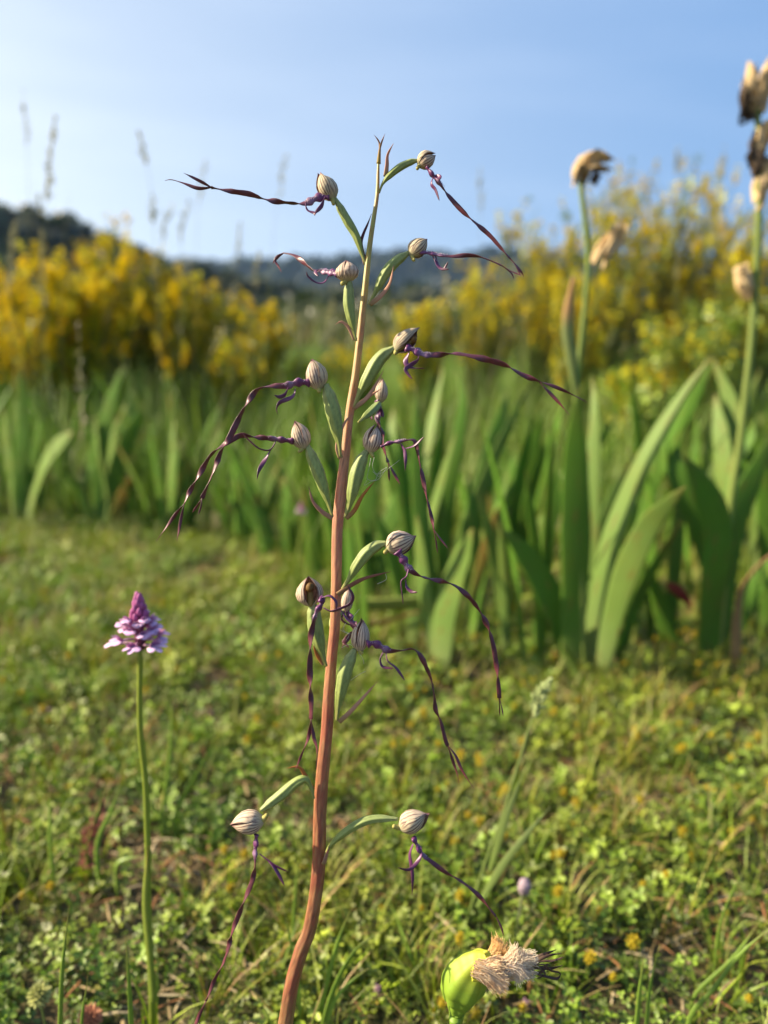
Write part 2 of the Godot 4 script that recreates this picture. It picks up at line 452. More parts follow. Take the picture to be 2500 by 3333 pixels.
func lizard_orchid() -> void:
	var at := Vector3(-0.0736, 0.0, -0.3526)
	var o := thing("lizard_orchid", "tall lizard orchid with striped hoods and long dark twisted lips on a reddish stem", "orchid", at)
	var path := vs([-73.6,82.2,-352.6,-59.7,137.3,-363.5,-54.6,162.4,-368.5,-50.9,184.7,-372.9,-45.8,202.7,-376.5,-41.5,213.4,-378.6,-38.6,227.8,-381.5,-36,249,-385.7,-35.2,277.4,-391.3,-33.8,298.5,-395.5,-31.6,319.7,-399.7,-30.9,328.2,-401.3,-30,344.2,-404.5,-28.3,364.2,-408.4,-26.7,380,-411.6,-25.9,403.9,-416.3,-25.3,431.4,-421.7,-23.6,447.1,-424.8,-21.1,470.7,-429.4,-18.4,494.1,-434,-14.7,517.5,-438.6,-10.4,555.5,-446.1,-7.9,578.5,-450.6,-5.6,594,-453.6,-3.6,607,-456.2,-3.1,620,-458.7,-2.9,624.9,-459.7])
	var half := [4.11,4.11,3.94,3.86,3.78,3.62,3.62,3.62,3.62,3.45,3.29,3.29,3.04,2.88,2.79,2.79,2.96,3.04,2.63,2.30,2.05,1.73,1.40,1.23,0.99,0.74,0.53]
	path = moved(path, -at)
	path.insert(0, Vector3(-0.006, -0.01, 0.0))
	half.insert(0, half[0])
	# radii follow the control points by length
	var keys := []
	var run := 0.0
	var total := path_length(path)
	for k in path.size():
		if k:
			run += path[k].distance_to(path[k - 1])
		keys.append([run / total, half[k] * 0.001])
	var count := 190
	var p := spline(path, count)
	var w := []
	var col := []
	for k in count:
		var t := k / (count - 1.0)
		w.append(keyed(keys, t) * (1.0 + 0.05 * noise.get_noise_2d(t * 2600.0, 7.0)))
		var c := blend([[0.0, Color(0.172, 0.103, 0.043)], [0.3, Color(0.189, 0.095, 0.040)], [0.42, Color(0.189, 0.069, 0.033)], [0.5, Color(0.249, 0.103, 0.047)], [0.62, Color(0.344, 0.172, 0.086)], [0.74, Color(0.361, 0.189, 0.107)], [0.80, Color(0.36, 0.22, 0.085)], [0.86, Color(0.31, 0.25, 0.07)], [0.92, Color(0.25, 0.285, 0.065)], [1.0, Color(0.24, 0.29, 0.07)]], t)
		c = c.lerp(Color(0.22, 0.035, 0.03), clampf(noise.get_noise_2d(t * 1500.0, 33.0) * 1.0, 0.0, 0.4))
		col.append(c)
	var s := Shape.new()
	sweep(s, p, w, w, [], col, 32, Vector3.RIGHT, 8, 0.035, 2.5, Color.BLACK, 0.2)
	speckle(s, 0.0022, 0.016, Color(0.18, 0.06, 0.03), 0.1, 0.22)
	speckle(s, 0.003, 0.02, Color(0.36, 0.24, 0.10), 0.15, 0.3)
	speckle(s, 0.0012, 0.0016, Color(0.07, 0.03, 0.02), 0.34, 0.7)
	part("stem", s, M.stem, o)
	# withered bud and bract tips at the very top
	var top := p[count - 1]
	s = Shape.new()
	rod(s, PackedVector3Array([top - Vector3(0, 0.002, 0), top + Vector3(0.0004, 0.003, 0), top + Vector3(0.001, 0.008, 0)]), 12, 0.0012, 0.0004, Color(0.30, 0.24, 0.06), Color(0.30, 0.16, 0.08), 10)
	part("bud", s, M.petal, o)
	for q in [[-0.0025, 0.0125, 0.0], [0.0035, 0.0128, 0.001]]:
		s = Shape.new()
		strip(s, PackedVector3Array([top + Vector3(0.0004, 0.004, 0), top + Vector3(0.0009 + q[0] * 0.2, 0.0085, 0), top + Vector3(q[0], q[1], q[2])]), 10, 0.0005, 0.00015, [[0.0, Color(0.36, 0.22, 0.08)], [1.0, Color(0.28, 0.12, 0.09)]], Vector3.RIGHT)
		part("bract", s, M.petal, o)
	for d in [
		{"ovary": [-2.5,607.7,-456.3,-0.9,612.2,-457.2,2.7,616.5,-458,8.6,621.1,-458.9,14.9,623.9,-459.5,19,624.5,-459.6], "ovary_half": 2.06, "hood": [18.7,622.2,-459.1,27.8,627.7,-460.2], "hood_half": 4.68, "lip": [22.7,620.7,-456.8,25.8,616.5,-455.7,29.8,611.9,-454.6,33.7,606.6,-453.3,39.2,600.4,-451.9,44.7,595.1,-450.6,50.2,590.5,-449.5,56.4,585.1,-448.2,61.2,579.8,-446.9,66.7,573.7,-445.5], "lip_half": 1.35, "tips": [[66.7,573.7,-445.5,69.5,570.7,-445.6,73.2,566.5,-445.5,74.6,563.9,-445.6],[66.7,573.7,-445.5,69.7,569.8,-443.7,71.5,565.9,-441.9,71.7,564.3,-440.6]], "sides": [[25.8,614.8,-454.6,25,611.6,-452.9,27.2,608.5,-451.3,29.1,603,-449.2],[27.4,616,-454.8,29.5,614.9,-451.5,28.5,612.7,-448]], "bract": [0.9,616.1,-457.9,1.6,622.1,-458.1,2,627.2,-458,5,632.6,-458.1], "bract_color": "pink", "spur": [17.7,620,-456.6], "open": []},
		{"ovary": [-9.2,569.4,-448.8,-11.9,576.3,-449.7,-14.7,585,-451,-19.4,593,-452.2,-23.1,599.5,-453,-26,604.8,-453.6], "ovary_half": 2.62, "hood": [-27.3,604.4,-453.6,-34.1,617.8,-456.2], "hood_half": 5.79, "lip": [-29,605.6,-451.7,-33.3,605.1,-451.2,-37.2,603.6,-450.5,-41.8,601.6,-449.7,-47.2,601.6,-449.3,-55,602.3,-449,-62.7,603.6,-448.9,-70.4,606.1,-448.9,-78.1,607.2,-448.7,-85.8,608.4,-448.6,-90.4,609.3,-448.3], "lip_half": 1.58, "tips": [[-90.4,609.3,-448.3,-97.5,609,-448.8,-105.3,611.7,-449.8,-111.6,613.5,-450.7,-115.1,613.1,-451.1],[-90.4,609.3,-448.3,-94.4,611.5,-447.7,-99.9,614.2,-447.2,-103.9,616,-446.5]], "sides": [[-31.3,604.7,-450.5,-32.8,600.4,-448.7,-35.8,596.8,-446.9,-36.5,595.2,-445.6],[-41.5,601.6,-449.9,-40.1,598,-447.2,-36.4,596.2,-444.7,-36,594.8,-442.4]], "bract": [-9.8,570.9,-449.1,-12.3,580.8,-450.3,-11.1,586.1,-450.5,-8.7,591.4,-450.8,-6.6,596.6,-451], "bract_color": "dark", "spur": [-26.7,601.8,-451], "open": []},
		{"ovary": [-14.7,530.9,-435.1,-16.5,538.5,-435.5,-18.2,547.6,-436.3,-18.5,555.2,-436.7,-18.1,562.3,-437.1], "ovary_half": 3.17, "hood": [-19.3,561.8,-437,-20.1,573.3,-439.3], "hood_half": 6.26, "lip": [-23.9,565.2,-435.6,-28.5,566.2,-440.3,-33.5,567.2,-444.9,-38.6,568.3,-449.6,-43.8,572.5,-454.9,-49.1,576.3,-460.1,-55.3,577.9,-464.9], "lip_half": 1.35, "tips": [[-55.3,577.9,-464.9,-59.5,576,-465.5,-61.7,572.2,-465.8],[-55.3,577.9,-464.9,-59.9,574.2,-463.1,-58.3,571,-461.5,-56.1,567.3,-459.7]], "sides": [[-28.9,564,-434.3,-31.1,560.8,-433,-34.9,560.6,-432.1,-39.1,563.5,-431.9,-40,566,-431.7],[-34.3,567,-434.9,-35.5,566,-431.7,-33.6,563.5,-428.1]], "bract": [-15.2,531.6,-435.2,-18.4,537.7,-435.4,-22.3,540.8,-435,-25.7,539.4,-433.7], "bract_color": "pink", "spur": [-21.6,560.3,-434.7], "open": []},
		{"ovary": [-8.1,550,-440.9,-4.8,555.7,-442.5,-0.1,564.6,-444.8,5.8,571.6,-446.7,13.6,577,-448.2], "ovary_half": 3.01, "hood": [14.3,575.7,-448,23.1,583.9,-449.6], "hood_half": 5.07, "lip": [19.1,576.7,-446.1,24.2,576.2,-445.1,29.6,575,-444,36.6,574.4,-443,43.5,574.9,-442.2,49.7,574.2,-441.2,55.8,572.1,-439.9,61.1,569.7,-438.5], "lip_half": 1.19, "tips": [[61.1,569.7,-438.5,65.5,566.8,-438.7,67.5,564.6,-438.9,68.1,562.4,-439.2],[61.1,569.7,-438.5,66,566.7,-436.9,69.3,565.2,-435.6,71.5,564.4,-434.4]], "sides": [[27.3,574.7,-444.7,28.8,569.9,-442.7,31.3,567.7,-441.3,33.8,571.8,-441],[25.8,574.7,-444.7,29.3,568.4,-440.4,33.9,567.5,-437.1]], "bract": [-7.6,550,-440.9,-1.7,554.2,-440.7,3,560.6,-440.9,5.1,570,-441.7], "bract_color": "pink", "spur": [15.8,572.8,-445.3], "open": []},
		{"ovary": [-15.7,497.3,-426.5,-12.6,504.7,-427.4,-6.9,515,-428.9,-1.5,522.7,-429.9,5.5,527.6,-430.3], "ovary_half": 3.83, "hood": [6.2,526.3,-430.1,18.3,537.9,-432.3], "hood_half": 5.71, "lip": [11.4,528.1,-426.3,16.1,526.3,-425.7,20.9,524.3,-425.1,28.7,524.2,-424.9,37.3,524.8,-424.8,45.9,523.4,-424.3,54.6,521.4,-423.7,63.2,518.8,-422.9,71.8,514.1,-421.8,80.4,510.8,-420.9], "lip_half": 1.69, "tips": [[80.4,510.8,-420.9,89.3,507.8,-421,98.1,503.9,-420.9,106.1,499.9,-420.8],[80.4,510.8,-420.9,84.6,506.2,-419,90.5,500,-416.7,95.6,494,-414.6]], "sides": [[13.1,525.6,-424.8,11.2,521.3,-423.2,12.6,518.4,-421.9,16.5,517.5,-420.9,20.9,517.5,-420.1],[17.8,524.2,-424.5,17.5,521.5,-422.8,13.5,518.9,-421,11.1,517.1,-419.5,12.5,514.4,-417.7,14.6,512.2,-416.1]], "bract": [-16.2,496.4,-426.3,-9.5,501.3,-426.2,-4.1,509.1,-426.7,-0.2,516,-427], "bract_color": "pink", "spur": [6,524.9,-427.8], "open": [0.35,-0.5,0.8]},
		{"ovary": [-23.3,471.2,-421.3,-24.1,480.5,-422.7,-25.9,490.5,-424.1,-28.2,500.5,-425.5,-30.8,508.9,-426.7], "ovary_half": 4.28, "hood": [-34.1,506.8,-426.3,-38.5,522.3,-429.3], "hood_half": 6.18, "lip": [-38.7,509.9,-424.8,-44.8,510,-424.3,-51,508.4,-423.5,-58.6,508.2,-423,-65.1,506.8,-422.2,-69.3,502.5,-420.8,-73.9,495,-418.8,-77.7,487.5,-416.9,-80.7,481.5,-415.2,-84.5,475.6,-413.5,-87.6,467.4,-411.4,-91.4,458.4,-409.2,-94.4,451.7,-407.3], "lip_half": 1.58, "tips": [[-94.4,451.7,-407.3,-97,447.8,-407.6,-99.9,444.1,-407.9],[-94.4,451.7,-407.3,-94.5,448.3,-405.1,-95.6,444.3,-402.8]], "sides": [[-46.3,506.8,-423.2,-47.8,502.8,-421.6,-53.9,500.2,-420.4,-55.8,497.3,-419,-55.3,494.3,-417.7],[-50.2,507.2,-423.3,-51.5,504,-420.6,-54.3,503,-418.4,-56.5,504.2,-416.5]], "bract": [-22.9,470.4,-421.2,-24.6,475.9,-421.5,-23.4,482.9,-422.1,-20.2,489.9,-422.7,-15.7,494.4,-422.8], "bract_color": "pink", "spur": [-33.9,505.6,-424], "open": []},
		{"ovary": [-27.7,439.4,-419.2,-30.7,448.8,-421,-34.7,461.2,-423.5,-38.6,470.5,-425.3,-41.3,477.1,-426.6], "ovary_half": 3.57, "hood": [-42.7,475.2,-426.2,-47.4,489.3,-429], "hood_half": 5.47, "lip": [-48,479,-424.9,-53.5,479.7,-424.5,-61.2,480.7,-424.1,-69,481.5,-423.7,-75.2,482.4,-423.3,-79.8,480.5,-422.4,-86,476.8,-421.1,-91.4,472.3,-419.7,-95.2,466.2,-418,-99.1,459.4,-416.1,-102.9,452.7,-414.2,-105,447.8,-412.7], "lip_half": 1.58, "tips": [[-105,447.8,-412.7,-110,441.9,-412.2,-115.8,434.1,-411.4,-120.7,427.6,-410.8],[-105,447.8,-412.7,-106,442.4,-410.1,-108.3,429.4,-406]], "sides": [[-57.3,479.5,-424,-60.4,474.8,-422.3,-65.8,475.5,-421.7,-70.3,479.1,-421.6,-74.6,483.5,-421.7],[-60.3,474.5,-423,-63.4,469.1,-419.9,-65.8,464.8,-417,-66.6,460.6,-414.2]], "bract": [-27.6,438.3,-419,-33.2,442,-418.7,-37.9,447.6,-418.8,-40.1,455.6,-419.3], "bract_color": "pale", "spur": [-44.9,473.8,-423.9], "open": []},
		{"ovary": [-14.1,487,-442.8,-10,489.7,-451.6,-5.6,492.5,-460.3,-2.3,495.5,-469.1], "ovary_half": 2.68, "hood": [-2,495.9,-469.2,-0.6,509.8,-471.9], "hood_half": 3.92, "lip": [-3.9,496.4,-469.3,-3.2,490.8,-467.5,-3.7,485.2,-465.7,-1.8,481,-464.2,-1.2,474,-462.1,0.6,467.5,-460.1,2.3,462,-458.3], "lip_half": 1.96, "tips": [[2.3,462,-458.3,2.8,456.6,-458.3,3,450.8,-458.1],[2.3,462,-458.3,5.9,455.7,-455.5,9.3,450.1,-452.9]], "sides": [[-4.7,493.7,-467.7,-7.8,490,-465.4,-6.6,485.5,-463],[-2.3,491.8,-467.3,-0.6,487.7,-460.4]], "bract": [-16.9,494.2,-444.3,-8.1,501,-444.1,-1.5,505.3,-443.4], "bract_color": "pink", "spur": [], "open": [-0.2,-0.3,-0.9]},
		{"ovary": [-21.1,439.1,-417.1,-18.5,445.5,-417.8,-15.7,457.4,-419.7,-12.6,467.9,-421.2,-8.9,474.6,-422], "ovary_half": 4.01, "hood": [-7.3,473.9,-421.9,-3.8,488.3,-424.7], "hood_half": 5.26, "lip": [-1.6,476.9,-418.4,2.7,478.9,-418.4,8.9,479.9,-418.1,14.9,480.8,-417.9,16.9,477.9,-416.9,18.4,470.2,-415,20.2,461.8,-413,21.9,453.3,-410.9,23.6,446.6,-409.2,25.4,439,-407.3,26,435.2,-406.1], "lip_half": 1.25, "tips": [[26,435.2,-406.1,27.2,429.4,-406,28.1,422.7,-405.7],[26,435.2,-406.1,28.7,431.8,-403.9,33.1,426.6,-401.4]], "sides": [[8.8,478.6,-417.7,10.6,475.4,-416,11.2,471.3,-414.2,11,465.6,-412.1],[10.6,476.1,-417.2,15.7,478.2,-414.5,20.6,483,-412.4]], "bract": [-20.3,438.8,-417,-15.9,443,-416.8,-11.4,451,-417.4,-4.7,459,-417.9], "bract_color": "orange", "spur": [-5.9,472,-419.5], "open": []},
		{"ovary": [-22.5,401.5,-409.7,-18.8,406.7,-410.3,-14.7,413.8,-411.3,-9.2,420.8,-412.3,-3.6,424.8,-412.6,1.5,426.3,-412.5], "ovary_half": 3.57, "hood": [1.9,423.3,-412,17.7,430,-413.3], "hood_half": 6.74, "lip": [6.9,423.6,-405.9,10.3,418.9,-405.4,12.6,414.9,-405.1,17.5,411.1,-404.8,23.8,408.9,-404.8,31.6,407.2,-404.9,37.9,404.8,-404.8,44.3,399.6,-404.3,49,394,-403.6,53.8,386.1,-402.5,57.1,377.4,-401.2,59.2,367.9,-399.8,60.5,358.3,-398.3,61.4,349.5,-397,61.8,344.6,-396.5], "lip_half": 1.51, "tips": [[61.8,344.6,-396.5,62.1,339.5,-396.5,62.4,334.1,-396.4],[61.8,344.6,-396.5,62.8,340.6,-394.2,63.5,336.5,-391.9]], "sides": [[12.7,414.7,-403.2,11.6,411.1,-401.7,9,409,-400.5,9.2,404.7,-398.9,10,397.9,-396.8],[11.3,409.3,-402.1,11.9,406.1,-399.5,14.2,404.4,-397.1,17.3,404.7,-395.1]], "bract": [-24.9,398.6,-409.1,-17.9,403.7,-409.1,-9.9,407.9,-408.9,3.9,411.7,-408.7], "bract_color": "brown", "spur": [0.7,422.1,-409.7], "open": []},
		{"ovary": [-30.8,362.3,-398,-34.1,373.6,-399.2,-36.4,384.5,-400.3,-37.2,393.3,-401,-37.5,397.5,-400.8], "ovary_half": 4.28, "hood": [-38.8,396,-400.5,-40,411.6,-403.6], "hood_half": 7.45, "lip": [-33.3,402.1,-393.6,-31.7,400,-393.4,-34.9,394.6,-392.6,-36.8,387.9,-391.5,-38.1,381,-390.4,-38.3,372.6,-388.9,-38.5,364.9,-387.7,-38.4,357.1,-386.4,-37.9,347.1,-384.6,-38.1,339.3,-383.3], "lip_half": 1.66, "tips": [[-38.1,339.3,-383.3,-39.3,330.2,-382.2,-42.5,321.7,-381.2,-46.9,310.8,-379.8],[-38.1,339.3,-383.3,-36.5,330.2,-380.6,-34.8,324.4,-378.4,-35.1,314.6,-375.5]], "sides": [[-31.7,402.7,-392.7,-27.8,403.9,-391.9,-24.6,401.2,-390.4,-24.3,397.8,-388.7],[-31.1,397.5,-391.7,-27.1,396.1,-390.2,-21.7,398.2,-389.4,-17.1,400.9,-388.7,-15.8,405.1,-388.3,-18.5,410.7,-388.2],[-22.6,396.8,-391.5,-18.6,392.6,-387.7,-13.6,389.8,-384.1]], "bract": [-31.9,363.3,-398.2,-35.8,369.6,-397.9,-37.2,375.6,-397.5], "bract_color": "orange", "spur": [], "open": [0.25,-0.25,0.94]},
		{"ovary": [-26.9,369.1,-417.5,-28.7,375.2,-424.1,-27.4,378.2,-430.1,-23,379.7,-435.8], "ovary_half": 2.54, "hood": [-21.9,379.3,-435.7,-20,392.6,-438.4], "hood_half": 3.65, "lip": [-21.6,380.5,-436,-19.2,375,-433.9,-17.4,370.2,-431.9,-19.8,366.6,-430.2,-23.1,362.8,-428.4], "lip_half": 1.82, "tips": [[-23.1,362.8,-428.4,-24.2,358.3,-429.5],[-23.1,362.8,-428.4,-21.5,362.5,-426.8,-19.8,361.5,-425.1]], "sides": [[-21.7,380,-434.9,-24.2,375.6,-432.5,-19,372.8,-430.4],[-18.3,375,-433.9,-15.1,373.9,-427.6]], "bract": [], "bract_color": "pink", "spur": [], "open": [0.1,-0.5,-0.8]},
		{"ovary": [-25.3,332.8,-394.2,-24.4,340.9,-395.3,-22.6,350.6,-396.7,-19.9,361.3,-398.3,-15.4,371.5,-399.7], "ovary_half": 3.96, "hood": [-12.6,370.8,-399.6,-11.6,388,-403], "hood_half": 5.23, "lip": [-9,375.3,-396.5,-5.5,375.8,-396.9,-1.2,373.8,-396.8,2.7,371.7,-396.7,8.9,371.6,-397,15.2,372.3,-397.4,19.1,369,-397.1,22.3,362.7,-396.2,25.1,355.6,-395.1,26.7,347.7,-393.8,27.5,339.7,-392.6,30.3,333.3,-391.6,32.9,323.1,-389.9,34.2,320.3,-389.7], "lip_half": 1.43, "tips": [[34.2,320.3,-389.7,36.5,312.9,-388.9,39.3,304.5,-387.9,40.4,299.2,-387.6],[34.2,320.3,-389.7,38.2,315.5,-387.7,41.7,308.1,-385.3,47.8,299.3,-382.5]], "sides": [[-0.5,371.7,-394.7,-2,368.3,-393.1,-0.6,364.9,-391.4,5.1,364.5,-390.3],[1.1,371,-394.6,2,367.9,-392,6.5,364.9,-389.4,10.8,359.5,-386.3]], "bract": [-24.1,331.9,-394,-17.9,338,-394.2,-9.9,347.1,-395,-3.5,354.7,-395.5], "bract_color": "pink", "spur": [-11.8,370.1,-397.5], "open": []},
		{"ovary": [-38.1,288.9,-389.5,-39.7,295.2,-390.1,-42.5,300,-390.4,-47.7,298.3,-389.4,-54.3,293.1,-387.7,-60.1,289.1,-386.2,-66.4,284.8,-384.7], "ovary_half": 3.19, "hood": [-65.3,279.4,-383.7,-84,276.6,-383.1], "hood_half": 6.80, "lip": [-68.5,273,-380.4,-68.7,268.4,-379.1,-69.2,263.1,-377.7,-69.2,256.4,-376,-70.9,248.3,-374.1,-74.4,240.2,-372.1,-77.8,231.4,-370,-80.9,224.1,-368.2,-83.4,214.6,-366,-86.1,206.5,-364,-91,197.1,-361.8,-95.2,186.9,-359.4], "lip_half": 1.39, "tips": [[-95.2,186.9,-359.4,-101.8,173.5,-357.8,-106.3,164.3,-356.9],[-95.2,186.9,-359.4,-99.1,178.4,-356.2,-102.3,170.7,-353.2]], "sides": [[-66.7,263.2,-377.5,-62.4,260.8,-376,-58.1,258.3,-374.5,-51.4,255.8,-373],[-62.4,259.9,-376.8,-58,257.6,-373.3,-52.7,250.5,-368.9]], "bract": [-39.1,293.8,-390.5,-42.8,302,-391.1,-46.2,306.8,-391.1,-52.8,306.6,-390], "bract_color": "orange", "spur": [-63.1,283,-382.4], "open": []},
		{"ovary": [-32.9,254.6,-382.8,-30,262.4,-383.9,-23.6,269.2,-384.8,-14.5,275.5,-385.7,-5.5,278.7,-385.9,7.6,278.9,-385.6], "ovary_half": 2.59, "hood": [9,274,-384.6,24.5,282.3,-386.2], "hood_half": 6.60, "lip": [15.7,271.5,-380.1,18,267.3,-378.8,20.5,263.1,-377.5,25.8,259,-376.3,33,253.9,-374.8,39.2,250.7,-373.8,44.5,247.4,-372.7,50.7,242.4,-371.2,55.1,237.4,-369.8,59.5,232.3,-368.4], "lip_half": 1.34, "tips": [[59.5,232.3,-368.4,62.4,226.3,-368.2,64.3,220,-367.9],[59.5,232.3,-368.4,61.1,229.9,-366.4,62.3,227.4,-364.4]], "sides": [[15.6,268.6,-378.5,13.8,263.7,-376.8,14.6,258,-374.9,15.3,251.4,-372.9,14.9,243.3,-370.5],[19.6,266.8,-378.2,19.7,263.3,-376,16.1,259,-373.6,12.5,257.7,-371.9,7.4,260,-370.8]], "bract": [-32.9,253.3,-382.5,-31,259.7,-382.3,-29.4,264.7,-381.8], "bract_color": "pale", "spur": [5.5,276.1,-383], "open": []},
	]:
		orchid_flower(o, d, at)


# ---------------------------------------------------------------- other plants near by
func pyramid_orchid(stem_mm: Array, head_mm: Array, radius: float, label: String, florets: int, with_leaf: bool) -> void:
	var q := vs(stem_mm)
	var at := q[0]
	var o := thing("pyramid_orchid", label, "orchid", at, "")
	var s := Shape.new()
	rod(s, moved(q, -at), 40, 0.0029 if with_leaf else 0.0021, 0.0019, Color(0.21, 0.28, 0.035), Color(0.24, 0.29, 0.035), 12)
	part("stem", s, M.leaf, o)
	if with_leaf:
		s = Shape.new()
		strip(s, moved(vs([-176,37,-512,-176,83,-512,-176,123,-512,-173,151,-512,-171,171,-512]), -at), 20, 0.0036, 0.0022, [[0.0, Color(0.17, 0.23, 0.035)], [0.8, Color(0.22, 0.27, 0.04)], [1.0, Color(0.26, 0.20, 0.04)]], Vector3(0.8, 0, 0.6), 0.4, [[0.0, 0.9], [0.5, 0.95], [0.8, 0.7], [1.0, 0.05]], 12)
		part("leaf_sheath", s, M.leaf, o)
	var h := moved(vs(head_mm), -at)
	var up := (h[1] - h[0])
	var pink := Color(0.84, 0.58, 0.82)
	var rose := Color(0.46, 0.12, 0.32)
	s = Shape.new()
	rod(s, PackedVector3Array([h[0] - up * 0.05, h[0] + up * 0.3, h[0] + up * 0.75, h[1]]), 10, radius * 0.2, 0.0012, Color(0.16, 0.05, 0.08), rose, 10)
	part("flower_axis", s, M.petal, o)
	# tight buds at the tip of the cone
	for k in 26:
		var t := 0.52 + 0.48 * k / 25.0
		var a := k * 2.39996
		var out := Vector3(cos(a), 0.0, sin(a))
		var r := radius * 0.5 * (1.0 - (t - 0.4) * 1.45)
		s = Shape.new()
		var b := h[0] + up * (t - 0.12) + out * maxf(r, 0.0) * 0.5
		strip(s, PackedVector3Array([b, b + out * radius * 0.12 * (1.3 - t) + up * 0.08, b + out * radius * 0.13 * (1.2 - t) + up * 0.17]), 8, radius * 0.10, radius * 0.085, [[0.0, rose * 0.8], [0.6, rose], [1.0, Color(0.42, 0.12, 0.30)]], out.cross(Vector3.UP), 0.0, [[0.0, 0.5], [0.4, 1.0], [0.8, 0.75], [1.0, 0.1]], 7)
		part("flower_bud", s, M.petal, o)
	for k in florets:
		var t := k / float(florets)
		var a := k * 2.39996 + 0.7
		var out := Vector3(cos(a), 0.0, sin(a))
		var side := out.cross(Vector3.UP)
		var reach := radius * lerpf(1.12, 0.5, t) * rng.randf_range(0.75, 1.15)
		var base := h[0] + up * (0.02 + 0.42 * t) + out * radius * 0.12
		var face := h[0] + up * (0.09 + 0.48 * t + rng.randf_range(-0.07, 0.07)) + out * reach * 0.62
		var tone := pink.lerp(Color(0.46, 0.22, 0.58), rng.randf() * 0.5)
		var fl := holder("floret", o)
		s = Shape.new()
		rod(s, PackedVector3Array([base, base.lerp(face, 0.5) + up * 0.02, face]), 5, radius * 0.045, radius * 0.04, Color(0.32, 0.10, 0.18), tone, 6)
		part("tube", s, M.petal, fl)
		for lobe in [[-0.85, -0.06], [0.0, -0.20], [0.85, -0.06]]:
			s = Shape.new()
			var dir: Vector3 = (out + side * lobe[0] + Vector3.UP * lobe[1]).normalized()
			strip(s, PackedVector3Array([face, face + dir * reach * 0.2 + up * 0.02, face + dir * reach * 0.42]), 7, radius * 0.15, radius * 0.012, [[0.0, tone.lerp(Color(0.6, 0.45, 0.6), 0.4)], [1.0, tone]], dir.cross(Vector3.UP), rng.randf_range(-0.4, 0.4), [[0.0, 0.45], [0.5, 1.0], [0.8, 0.85], [1.0, 0.3]], 7)
			part("lip_lobe", s, M.petal, fl)
		for lobe in [[-0.7, 0.55], [0.7, 0.55], [0.0, 0.95]]:
			s = Shape.new()
			var dir: Vector3 = (out * 0.45 + side * lobe[0] + Vector3.UP * lobe[1]).normalized()
			strip(s, PackedVector3Array([face - out * 0.0008, face + dir * reach * 0.16, face + dir * reach * 0.28 + out * reach * 0.08]), 6, radius * 0.09, radius * 0.012, [[0.0, rose], [1.0, tone.lerp(rose, 0.35)]], dir.cross(out), 0.0, [[0.0, 0.6], [0.5, 1.0], [1.0, 0.15]], 6)
			part("petal", s, M.petal, fl)


